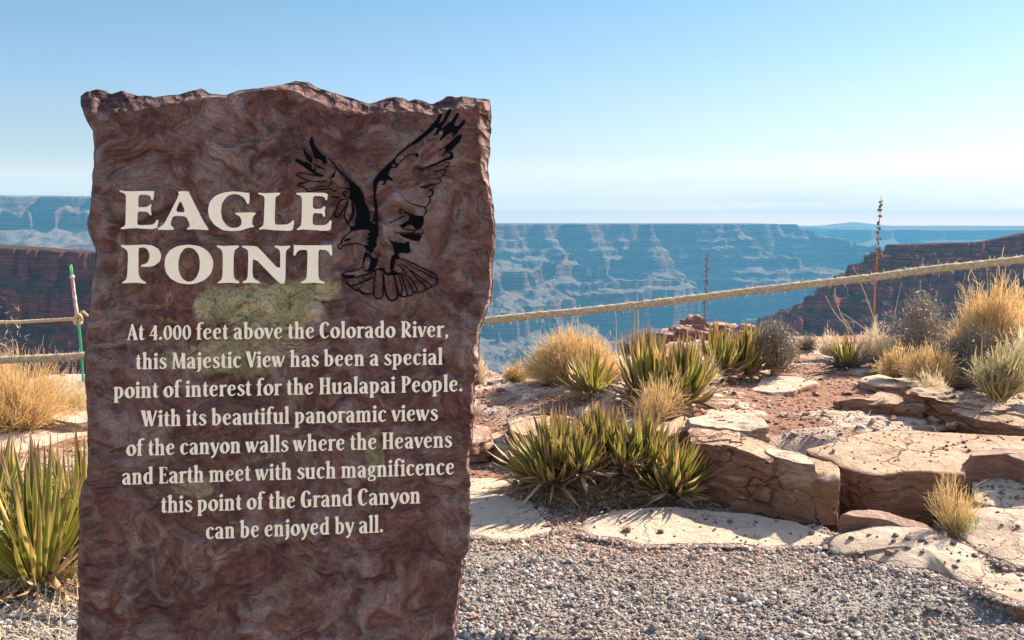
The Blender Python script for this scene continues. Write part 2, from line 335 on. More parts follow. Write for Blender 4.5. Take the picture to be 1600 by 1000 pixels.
# the near mesa at left
def h_left(X, Y):
    wob = (.4 - np.abs(n2(X, Y, 45, 5, .6, 61)) * 1.6) * 13 + n2(X, Y, 9, 4, .6, 62) * 5
    D0 = (Y - 560) + (X + 260) * .75; D = np.minimum(D0 + wob, (-X - 205) * .8 + wob * 1.6); D = np.minimum(D, 34 - D0)
    top = -15.5 + (-X - 200) * .018 + n2(X, Y, 60, 3, .5, 63) * .6
    D = D + n2(X, Y, 4, 3, .6, 68) * 1.3
    return top + n2(X, Y, 12, 4, .6, 67) * 2.6 * sstep(0, -8, D) + prof(D, [(200, 1), (0, 0), (-2, -16), (-20, -25), (-22, -39), (-45, -50), (-48, -66), (-80, -84), (-300, -190), (-2000, -760)])
patch('left_mesa', -420, 660, 400, 900, 720, 380, h_left, MC_left)
# ------------------------------------------------------------------ haze
hz = NT('haze'); hv = hz.n('ShaderNodeVolumePrincipled'); hv.inputs['Color'].default_value = (*HAZE_C, 1); hv.inputs['Density'].default_value = HAZE_D
hv.inputs['Anisotropy'].default_value = HAZE_G
hz.l(hv.outputs[0], hz.out.inputs[1])
def box(name, lo, hi, mat, parent=None):
    x0, y0, z0 = lo; x1, y1, z1 = hi
    V = [(x0, y0, z0), (x1, y0, z0), (x1, y1, z0), (x0, y1, z0), (x0, y0, z1), (x1, y0, z1), (x1, y1, z1), (x0, y1, z1)]
    return mesh(name, V, [[0, 3, 2, 1], [4, 5, 6, 7], [0, 1, 5, 4], [1, 2, 6, 5], [2, 3, 7, 6], [3, 0, 4, 7]], mat, parent)
if HAZE_D > 0:
    ho = box('haze', (-12000, -700, -900), (12000, 13600, 172), hz.m); tag(ho, kind='stuff', label='blue air haze filling the canyon between the rims')
# ------------------------------------------------------------------ ground
def bedrock(x, y):
    q = n2(x, y * 1.5, .95, 4, .6, 96) + .25 * np.exp(-((x - 2.0) / 1.2) ** 2 - ((y - 5.9) / .9) ** 2)
    m = .5 * sstep(.06, .10, q) + .5 * sstep(.26, .29, q)
    return m * sstep(5.7, 6.1, y + (x < .7) * -.2) * sstep(11, 9.5, y)
def ground_z(x, y):
    x = np.asarray(x, float); y = np.asarray(y, float)
    e = 5.45 + .25 * np.sin(x * 1.3) + np.where(x < .7, (.7 - x) * .55, 0).clip(0, 1.4)
    wdt = np.where(x < .7, 1.7, .55)
    b = sstep(0, 1, (y - e) / wdt) * .29
    b = b + sstep(7, 11, y) * .05
    b = b * (1 - .75 * sstep(-.8, -2.6, x))
    d2 = ((x - .52) / .52) ** 2 + ((y - 5.52) / .25) ** 2
    b = np.maximum(b, .21 * np.exp(-d2 * 1.3)) 
    d3 = ((x - .9) / .75) ** 2 + ((y - 7.2) / .5) ** 2; b = b + .10 * np.exp(-d3)
    z = b + n2(x, y, 1.1, 3, .5, 70) * (.007 + .012 * sstep(5, 6, y)) + n2(x, y, .22, 3, .55, 71) * .006 + .042 * bedrock(x, y)
    # furrow added bottom right, shaped to make the shaded stripe
    z = z - .055 * np.exp(-((x - 1.95) / .55) ** 2 - ((y - 3.80 - (x - 1.9) * .12) / .085) ** 2)
    rim = np.interp(x, [-8, -3, -1.6, -.6, .1, .45, 1.3, 2.2, 4.5, 9], [8.6, 9.6, 9.5, 8.6, 8.1, 8.5, 9.9, 10.2, 11.0, 12.5]) + n2(x, y * 0 + 3, 1.1, 4, .6, 72) * .3
    k = y - rim
    drop = np.where(k > 0, -np.minimum(k * 1.9, 3.5 + k * .55) - 0, 0)
    drop = drop + np.where(k > 0, n2(x, y, 2.2, 4, .6, 73) * np.minimum(k, 3) * .55, 0)
    return z + drop
def axis(segs):
    out = []
    for a, b, s in segs: out += list(np.arange(a, b, s))
    return np.array(out + [segs[-1][1]])
xs = axis([(-500, -60, 40), (-60, -14, 3), (-14, -4.5, .22), (-4.5, 6, .035), (6, 16, .22), (16, 60, 3), (60, 500, 40)])
ys = axis([(-500, -30, 40), (-30, -4, 1.5), (-4, 2.6, .2), (2.6, 8, .03), (8, 15, .06), (15, 30, .4), (30, 100, 3), (100, 420, 20)])
GX, GY = np.meshgrid(xs, ys)
BR = bedrock(GX, GY); go = mesh('ground', np.stack([GX, GY, ground_z(GX, GY)], -1).reshape(-1, 3), grid_faces(len(ys), len(xs)), M['ground'], None, True, np.stack([BR, BR * 0, BR * 0], -1).reshape(-1, 3)); tag(go, kind='structure')
def gz(x, y): return float(ground_z(np.array([x]), np.array([y]))[0])
def gpt(px, py):
    z = .2
    for _ in range(12): p = gp(px, py, z); z = gz(p[0], p[1])
    return p
# ------------------------------------------------------------------ the rock sign
TH = math.atan(.117)
S_T = np.array([math.cos(TH), math.sin(TH), 0]); S_N = np.array([-math.sin(TH), math.cos(TH), 0])   # along, and backwards into the stone
S_0 = at(450, 350, 2.4)
def sray(px, py, off=0.0):
    """points on the sign plane pushed `off` metres back; px, py arrays"""
    px = np.asarray(px, float); py = np.asarray(py, float)
    r = FW + RT * ((px - 800) / F_PX)[..., None] + UP * ((500 - py) / F_PX)[..., None]
    t = ((S_0 - CAM) @ S_N + np.asarray(off)) / (r @ S_N)
    return CAM + r * t[..., None]
def s_relief(P):
    """geometric relief of the face in metres (towards the viewer), gentle so the painted letters follow it"""
    u = (P - S_0) @ S_T; z = P[..., 2]
    a = n2(u, z, .33, 2, .5, 80) * .006
    b = n2(u + .3 * z, z, .13, 2, .5, 81) * .0025
    return a + b
top_x = [100,127,134,150,160,172,192,212,240,280,314,326,352,372,400,424,440,460,480,496,520,544,576,616,628,640,650,676,700,736,766,800]
top_y = [152,150,144,139,142,147,142,149,151,147,138,145,148,141,138,134,132,127,128,137,145,152,162,153,152,157,155,163,151,152,155,156]
brk_x = [100,134,180,240,292,320,360,400,440,470,512,540,572,608,640,680,708,740,752,800]
brk_y = [184,182,178,168,157,151,150,142,139,146,168,174,179,174,174,179,173,167,160,158]
L_y = [100,147,165,180,205,230,260,300,330,350,375,390,400,420,445,470,500,520,560,600,650,700,745,765,800,880,940,1000,1200,1400]
L_x = [128,127,127,131,144,148,147,142,140,136,144,150,151,150,143,141,137,133,133,132,137,138,135,126,124,122,123,121,118,120]
R_y = [100,155,200,240,262,275,300,330,370,400,440,470,490,510,540,580,610,640,700,745,800,850,880,940,1000,1200,1400]
R_x = [767,766,767,766,762,763,769,771,772,773,769,766,761,752,749,748,741,742,737,733,736,734,724,716,712,706,700]
NS, NT_ = 230, 330
s = np.linspace(0, 1, NS); t = np.linspace(0, 1, NT_)
s = .5 - .5 * np.cos(np.pi * s); s = .35 * s + .65 * np.linspace(0, 1, NS)
Bz = 1290.0
def rag(a, sc, amp, sd): return fbm(np.stack([a / sc, a * 0 + sd, a * 0], -1), 4, .6) * amp
SX, TT = np.meshgrid(s, t)
yy = 150 + (Bz - 150) * TT
for _ in range(3):
    lx = np.interp(yy, L_y, L_x) + rag(yy, 16, 2.2, 1); rx = np.interp(yy, R_y, R_x) + rag(yy, 13, 2.6, 2)
    xx = lx + (rx - lx) * SX
    ty = np.interp(xx, top_x, top_y) + rag(xx, 11, 1.5, 3); by = np.maximum(np.interp(xx, brk_x, brk_y) + rag(xx, 14, 2.5, 4), ty + 4)
    # first 14% of the parameter rows cover the broken top band
    q = TT / .06
    yy = np.where(q < 1, ty + (by - ty) * q, by + (Bz - by) * ((TT - .06) / .94).clip(0, 1))
q = (TT / .06).clip(0, 1)
off_top = (1 - q) * .052 + np.where(q < 1, n2(xx, yy, 18, 4, .6, 84) * .012 * np.sin(q * np.pi) ** .5, 0)
dr = (rx - xx); dl = (xx - lx)
wr = 5 + 6 * n2(yy, yy * 0, 60, 3, .5, 85) + 15 * sstep(320, 180, yy)
wl = 6 + 4 * n2(yy, yy * 0, 60, 3, .5, 86)
off = off_top + .030 * (1 - (dr / wr).clip(0, 1)) ** 1.2 + .02 * (1 - (dl / wl).clip(0, 1)) ** 1.5
edge = 1 - np.minimum(np.minimum(dr / 40, dl / 40), ((yy - ty) / 50)).clip(0, 1)
P0 = sray(xx, yy, 0)
off = off + edge * n2(P0[..., 0], P0[..., 2], .035, 4, .6, 87) * .008
Pf = sray(xx, yy, off - s_relief(P0))
ring = []   # the rim of the front grid carried back
def border(P): return np.concatenate([P[0, :], P[1:, -1], P[-1, -2::-1], P[-2:0:-1, 0]])
bP = border(Pf); ob = border(off); rows = [bP]
cen = bP.mean(0)
for k in range(1, 9):
    d = k / 8 * .15
    Q = bP + S_N * d
    Q = Q + S_T * (fbm(Q * 22, 4, .6) * .009 * (1 if k < 9 else 0))[:, None] + np.array([0, 0, 1.0]) * (fbm(Q * np.array([9, 60, 60]) + 5, 3, .6) * .006)[:, None]
    rows.append(Q)
nb = len(bP)
V = [Pf.reshape(-1, 3)]; Fc = [grid_faces(NT_, NS)[:, ::-1]]
base = NT_ * NS
idx = np.arange(NT_ * NS).reshape(NT_, NS); bi = border(idx[..., None])[:, 0]
side = np.concatenate([r for r in rows[1:]]); V.append(side)
rowi = [bi] + [base + (k - 1) * nb + np.arange(nb) for k in range(1, 9)]
for k in range(8):
    a, b = rowi[k], rowi[k + 1]; a2, b2 = np.roll(a, -1), np.roll(b, -1)
    Fc.append(np.stack([a, b, b2, a2], -1))
cb = base + 8 * nb; V.append(rows[-1].mean(0)[None]); l = rowi[-1]
back = np.stack([np.roll(l, -1), l, np.full(nb, cb)], -1)
VV = np.concatenate(V)
faces = [list(f) for f in np.concatenate(Fc)] + [list(f) for f in back]
def m_sign():
    n = NT('sign_stone'); p = n.pos(); nzz = n.n('ShaderNodeNewGeometry')
    warp = n.noise(p, 5, 3, .5, 0, 1)
    pw = n.n('ShaderNodeVectorMath', operation='MULTIPLY_ADD'); n.l(warp, pw.inputs[0]); pw.inputs[1].default_value = (.34, .34, .34); n.l(p, pw.inputs[2]); pw = pw.outputs[0]
    base = n.mix(n.ramp(n.noise(p, 9, 6, .62, .6), [(.36, 0), (.62, 1)]), (.112, .038, .030), (.24, .10, .078))
    # pale brushed fans of the conchoidal surface: fine curved streaks inside soft patches
    wv = n.n('ShaderNodeTexWave', wave_type='RINGS', rings_direction='SPHERICAL'); wv.inputs['Scale'].default_value = 5.5; wv.inputs['Distortion'].default_value = 5; wv.inputs['Detail'].default_value = 4; wv.inputs['Detail Scale'].default_value = 1.6; wv.inputs['Detail Roughness'].default_value = .62
    n.l(pw, wv.inputs['Vector'])
    vc = n.n('ShaderNodeTexVoronoi', feature='F1'); vc.inputs['Scale'].default_value = 8.5; n.l(pw, vc.inputs['Vector'])
    vr = n.n('ShaderNodeVectorRotate', rotation_type='Y_AXIS'); n.l(p, vr.inputs['Vector']); n.l(n.math('MULTIPLY', n.sep(vc.outputs['Color'])[0], 2.6), vr.inputs['Angle'])
    w2 = n.n('ShaderNodeTexNoise'); w2.inputs['Scale'].default_value = 1; w2.inputs['Detail'].default_value = 5; w2.inputs['Roughness'].default_value = .62; w2.inputs['Distortion'].default_value = .5
    n.l(n.mapping(vr.outputs[0], (75, 10, 13)), w2.inputs['Vector'])
    brush = n.math('MULTIPLY', n.ramp(w2.outputs[0], [(.42, 0), (.66, 1)]), n.ramp(vc.outputs['Distance'], [(.25, 1), (.62, 0)]))
    vs = n.n('ShaderNodeTexVoronoi', feature='F1'); vs.inputs['Scale'].default_value = 1; n.l(n.mapping(pw, (17, 17, 25)), vs.inputs['Vector'])
    patch_ = n.ramp(n.noise(pw, 8, 4, .6, .8), [(.44, 0), (.66, 1)])
    streak = n.math('MULTIPLY', n.ramp(wv.outputs[0], [(.35, 0), (.9, 1)]), patch_)
    c = n.mix(n.math('MULTIPLY', streak, .62), base, n.mix(n.ramp(n.noise(p, 3, 2), [(.42, 0), (.58, 1)]), (.40, .275, .25), (.46, .32, .23)))
    c = n.mix(n.ramp(n.noise(pw, 4.5, 5, .65, 1.5), [(.56, 0), (.70, .5)]), c, (.28, .19, .17))
    c = n.mix(n.math('MULTIPLY', brush, n.ramp(n.noise(p, 2.6, 3), [(.38, .1), (.6, .5)])), c, (.48, .34, .29))
    c = n.mix(n.math('MULTIPLY', n.ramp(vs.outputs['Distance'], [(.42, 0), (.72, .65)]), n.ramp(n.noise(p, 3.3, 3), [(.42, 0), (.55, 1)])), c, (.36, .26, .24))
    c = n.mix(n.ramp(n.noise(pw, 30, 6, .75), [(.33, .4), (.46, 0)]), c, (.045, .016, .014))
    dk = n.ramp(n.noise(pw, 7, 6, .7, 1.2), [(.30, .6), (.44, 0)]); c = n.mix(dk, c, (.04, .013, .012))
    # yellow green lichen-like stain
    def blob(px, py, rx, rz, amp):
        q = sray(np.array([px]), np.array([py]))[0]
        m = n.mapping(p, (1 / rx, 0, 1 / rz), (-q[0] / rx, 0, -q[2] / rz))
        ln = n.n('ShaderNodeVectorMath', operation='LENGTH'); n.l(m, ln.inputs[0])
        d = n.math('ADD', ln.outputs['Value'], n.math('MULTIPLY', n.math('SUBTRACT', n.noise(p, 11, 6, .6, .3), .5), 2.2))
        return n.ramp(d, [(.72, amp), (1.05, 0)])
    k = 2.4 / 1500
    g = blob(415, 478, 105 * k, 46 * k, 1.0)
    for b_ in ((350, 560, 95 * k, 32 * k, .6), (300, 760, 36 * k, 18 * k, .55), (585, 708, 18 * k, 40 * k, .55), (475, 455, 60 * k, 25 * k, .9), (440, 540, 50 * k, 26 * k, .5)): g = n.math('MAXIMUM', g, blob(*b_))
    gc = n.mix(n.ramp(n.noise(p, 8, 5, .6), [(.4, 0), (.6, 1)]), (.42, .35, .155), (.64, .50, .30))
    c = n.mix(g, c, gc)
    # small dark blue-black specks
    spk = n.math('MULTIPLY', n.ramp(n.noise(p, 75, 4, .75), [(.57, 0), (.62, 1)]), n.ramp(n.noise(p, 4.2, 3, .6), [(.48, 0), (.58, 1)])); spk = n.math('MAXIMUM', spk, n.math('MULTIPLY', n.ramp(n.noise(p, 60, 5, .75), [(.55, 0), (.6, .9)]), n.math('MULTIPLY', g, n.ramp(n.noise(p, 12, 3, .6), [(.45, 0), (.55, 1)]))))
    c = n.mix(n.math('MULTIPLY', spk, .75), c, (.03, .032, .045))
    rd = n.ramp(n.noise(p, 6, 5, .6, 1), [(.60, 0), (.72, .6)]); c = n.mix(rd, c, (.24, .085, .05))
    gr = n.noise(p, 260, 3, .8); c = n.mix(n.ramp(gr, [(.34, .6), (.56, 0)]), c, (.05, .02, .02))
    # the broken top and edges: darker purple layered stone
    br = n.n('ShaderNodeAttribute', attribute_name='lf'); bm_ = n.sep(br.outputs['Vector'])[0]
    lay = n.noise(n.mapping(p, (5, 5, 75)), 1.2, 4, .6, .3)
    c = n.mix(bm_, c, n.mix(n.ramp(lay, [(.4, 0), (.62, 1)]), (.06, .024, .03), (.15, .085, .075)))
    h = n.math('ADD', n.math('MULTIPLY', wv.outputs[0], n.math('MULTIPLY', patch_, .35)), n.noise(pw, 16, 7, .62, .4))
    h = n.math('ADD', h, n.math('MULTIPLY', n.noise(pw, 5, 4, .5, 1.0), 1.4)); h = n.math('ADD', h, n.math('MULTIPLY', brush, .35)); h = n.math('ADD', h, n.math('MULTIPLY', vc.outputs['Distance'], 1.0)); h = n.math('ADD', h, n.math('MULTIPLY', vs.outputs['Distance'], 2.2))
    nm = n.bump(n.noise(p, 170, 4, .7), .6, .002, n.bump(h, 1.0, .026))
    return n.fin(c, .78, nm, .25)
att = np.zeros((len(VV), 3)); att[:NT_ * NS, 0] = np.clip((1 - TT / .06) * 2.2, 0, 1).ravel(); att[NT_ * NS:, 0] = .8
sign = mesh('stone_sign', VV, faces, m_sign(), None, True, att)
sign.data.materials[0] = bpy.data.materials['sign_stone']
tag(sign, 'tall brown stone slab sign reading EAGLE POINT with a painted black eagle', 'sign')
# paint
n = NT('cream_paint'); pp = n.pos()
M['cream'] = n.fin(n.mix(n.ramp(n.noise(pp, 26, 6, .75), [(.62, 0), (.72, .45)]), n.mix(n.ramp(n.noise(pp, 30, 5, .7), [(.35, 0), (.65, 1)]), (.93, .755, .55), (.95, .82, .65)), (.55, .38, .22)), .6, n.bump(n.noise(pp, 120, 3, .6), .3, .001), .3)
M['black'] = NT('black_paint').fin((.004, .0045, .006), .9, None, .03)
def paint(name, polys, mat, parent, lift=.0022, thick=.0015, label=None):
    """polys: list of (outer, [holes]) in picture px -> thin raised shapes laid on the stone face"""
    V = []; Fs = []
    for kk, (outer, holes) in enumerate(polys):
        loops = [outer] + holes
        pts = np.array([p for l in loops for p in l], float)
        tri = tessellate_polygon([[Vector((x, y, 0)) for x, y in l] for l in loops])
        Pb = sray(pts[:, 0], pts[:, 1], 0); rl = s_relief(Pb)
        o = -(rl + lift + .00012 * (kk % 5))
        A = sray(pts[:, 0], pts[:, 1], o); B = A + S_N * (thick + lift * .6)
        b = len(V); V += list(A) + list(B); m = len(pts)
        for f in tri: Fs.append([b + f[0], b + f[1], b + f[2]])
        k0 = 0
        for l in loops:
            for i in range(len(l)):
                j = (i + 1) % len(l); Fs.append([b + k0 + i, b + k0 + j, b + m + k0 + j, b + m + k0 + i])
            k0 += len(l)
    o = mesh(name, np.array(V), Fs, mat, parent)
    if label: o['label'] = label
    return o
def chaikin(p, r=.22, it=1):
    for _ in range(it):
        q = []
        for i in range(len(p)):
            a, b = p[i], p[(i + 1) % len(p)]
            q += [(a[0] + (b[0] - a[0]) * r, a[1] + (b[1] - a[1]) * r), (a[0] + (b[0] - a[0]) * (1 - r), a[1] + (b[1] - a[1]) * (1 - r))]
        p = q
    return p
def zt(p, ox, oy, sc): return [(ox + x / sc, oy + y / sc) for x, y in p]
TL = {
'E': ([(112,72),(150,80),(338,76),(340,90),(332,138),(322,138),(318,118),(305,105),(236,100),(234,175),(236,185),(290,183),(305,175),(318,163),(322,165),(316,195),(322,237),(312,238),(300,215),(236,210),(230,230),(228,290),(236,303),(325,300),(345,290),(358,265),(368,268),(358,330),(200,322),(122,330),(120,320),(145,310),(152,290),(156,110),(148,95),(112,80)], []),
'A': ([(497,82),(520,78),(566,80),(572,95),(660,270),(695,325),(697,336),(600,328),(556,333),(558,322),(575,310),(572,290),(552,245),(465,240),(448,285),(450,305),(470,322),(468,333),(365,333),(363,325),(400,300),(425,260),(505,100)], [[(512,135),(478,215),(548,218)]]),
'G': ([(965,88),(968,120),(965,160),(952,162),(935,125),(895,100),(850,98),(815,115),(785,160),(778,210),(788,265),(815,305),(850,322),(890,318),(915,300),(915,270),(905,245),(872,228),(875,220),(1005,218),(1007,230),(990,245),(985,270),(985,300),(998,305),(995,315),(955,322),(910,338),(850,342),(790,335),(735,300),(703,255),(694,205),(705,150),(740,110),(795,88),(860,80),(920,85),(945,90)], []),
'L': ([(1025,88),(1065,92),(1170,88),(1168,100),(1140,115),(1137,140),(1132,290),(1145,300),(1215,298),(1240,285),(1250,270),(1262,275),(1252,335),(1225,340),(1120,335),(1065,328),(1030,333),(1032,322),(1058,305),(1062,280),(1068,130),(1060,110),(1025,97)], []),
'E2': ([(1275,90),(1340,88),(1485,90),(1478,138),(1468,138),(1460,118),(1440,112),(1385,110),(1383,195),(1440,195),(1455,178),(1468,180),(1462,210),(1466,245),(1455,248),(1445,225),(1385,222),(1382,290),(1395,303),(1465,303),(1490,285),(1495,270),(1510,275),(1500,335),(1470,340),(1330,330),(1277,335),(1280,325),(1305,308),(1310,280),(1314,130),(1305,110),(1275,98)], []),
'P': ([(122,432),(165,435),(270,430),(325,435),(370,460),(387,500),(378,540),(345,568),(305,577),(255,575),(252,565),(290,555),(305,535),(312,500),(300,465),(275,448),(240,450),(236,470),(236,620),(245,650),(262,665),(285,678),(285,688),(215,680),(130,686),(132,676),(155,662),(162,640),(170,500),(160,465),(125,445)], []),
'O': ([(408,560),(415,510),(445,465),(500,438),(570,430),(640,440),(695,475),(725,525),(729,570),(712,625),(670,665),(610,688),(560,692),(500,682),(450,655),(418,615)], [[(570,448),(540,455),(512,490),(498,545),(500,600),(520,650),(555,675),(590,672),(620,645),(638,600),(642,545),(632,495),(605,460)]]),
'I': ([(752,435),(800,440),(890,435),(898,440),(895,450),(870,465),(863,490),(861,620),(868,655),(900,675),(898,686),(830,680),(757,686),(758,678),(780,665),(790,640),(793,490),(780,460),(752,445)], []),
'N': ([(918,437),(1010,440),(1030,455),(1170,605),(1170,480),(1160,460),(1132,445),(1135,437),(1180,440),(1237,437),(1235,448),(1212,465),(1205,490),(1203,687),(1165,687),(990,505),(985,620),(995,655),(1035,675),(1033,685),(970,680),(922,685),(922,675),(950,660),(957,630),(960,480),(950,460),(918,447)], []),
'T': ([(1258,430),(1275,435),(1490,435),(1505,430),(1508,445),(1512,500),(1500,503),(1490,480),(1470,465),(1425,463),(1420,490),(1420,640),(1430,665),(1463,677),(1462,687),(1385,680),(1307,686),(1305,677),(1335,662),(1345,640),(1350,490),(1345,465),(1300,465),(1280,478),(1268,503),(1255,500),(1260,460)], []),
}
def tl(k):
    o, h = TL[k]; r = .18
    return (chaikin(zt(o, 160, 280, 4.2105), r, 1), [chaikin(zt(x, 160, 280, 4.2105), r, 1) for x in h])
paint('title_word', [tl(k) for k in ('E', 'A', 'G', 'L', 'E2')], M['cream'], sign, .0042, .002, 'large cream word EAGLE')
paint('title_word', [tl(k) for k in ('P', 'O', 'I', 'N', 'T')], M['cream'], sign, .0042, .002, 'large cream word POINT')
# stroke lettering for the text block
def cr(pts, k=5):
    """Catmull-Rom through (x,y,w)"""
    p = [pts[0]] + list(pts) + [pts[-1]]; out = []
    if len(pts) == 2: return [tuple(p) for p in pts]
    for i in range(1, len(p) - 2):
        p0, p1, p2, p3 = (np.array(q, float) for q in p[i-1:i+3])
        for j in range(k):
            t = j / k; out.append(tuple(.5 * ((2*p1) + (p2-p0)*t + (2*p0-5*p1+4*p2-p3)*t*t + (3*p1-p0-3*p2+p3)*t**3)))
    out.append(tuple(p[-1])); return out
def ring_(cx, cy, rx, ry, ws, wt_, n=20):
    o = []
    for i in range(n + 1):
        a = 2 * math.pi * i / n; ca = math.cos(a)
        o.append((cx + rx * ca, cy + ry * math.sin(a), wt_ + (ws - wt_) * abs(math.cos(a - .25)) ** 1.3))
    return ('raw', o)
def stem(x, y0, y1, w=.17, foot=1, flag=1):
    r = [[(x, y0, w + .02), (x, y0 + .06, w), (x, (y0 + y1) / 2, w - .015), (x, y1 - .03, w), (x, y1, w)]]
    if foot: r.append([(x - .135, y0 + .012, .04), (x, y0 + .03, .07), (x + .135, y0 + .012, .04)])
    if flag: r.append([(x - .15, y1 - .1, .03), (x - .05, y1 - .045, .07), (x + .05, y1 - .02, .08)])
    return r
def dot(x, y, r=.1): return [[(x - .01, y - r, .03), (x - .01, y - r * .6, r * 1.5), (x, y, r * 2), (x + .015, y + r * .6, r * 1.4), (x + .03, y + r * 1.1, .04)]]
bR = [(.2,.58,.05),(.31,.665,.09),(.43,.55,.15),(.455,.36,.18),(.42,.15,.14),(.3,.03,.08),(.15,.04,.08)]
bL = [(.38,.6,.05),(.27,.665,.09),(.15,.55,.15),(.12,.36,.18),(.15,.15,.14),(.26,.03,.08),(.38,.12,.06)]
cC = [(.5,.8,.16),(.43,.95,.09),(.32,.985,.07),(.17,.84,.17),(.12,.5,.21),(.17,.16,.17),(.32,.02,.08),(.52,.17,.05)]
ar = [(.2,.55,.05),(.32,.66,.10),(.42,.6,.14),(.44,.45,.17)]
bP_ = [(.2,.965,.06),(.37,.945,.09),(.48,.74,.18),(.38,.51,.09),(.22,.47,.06)]
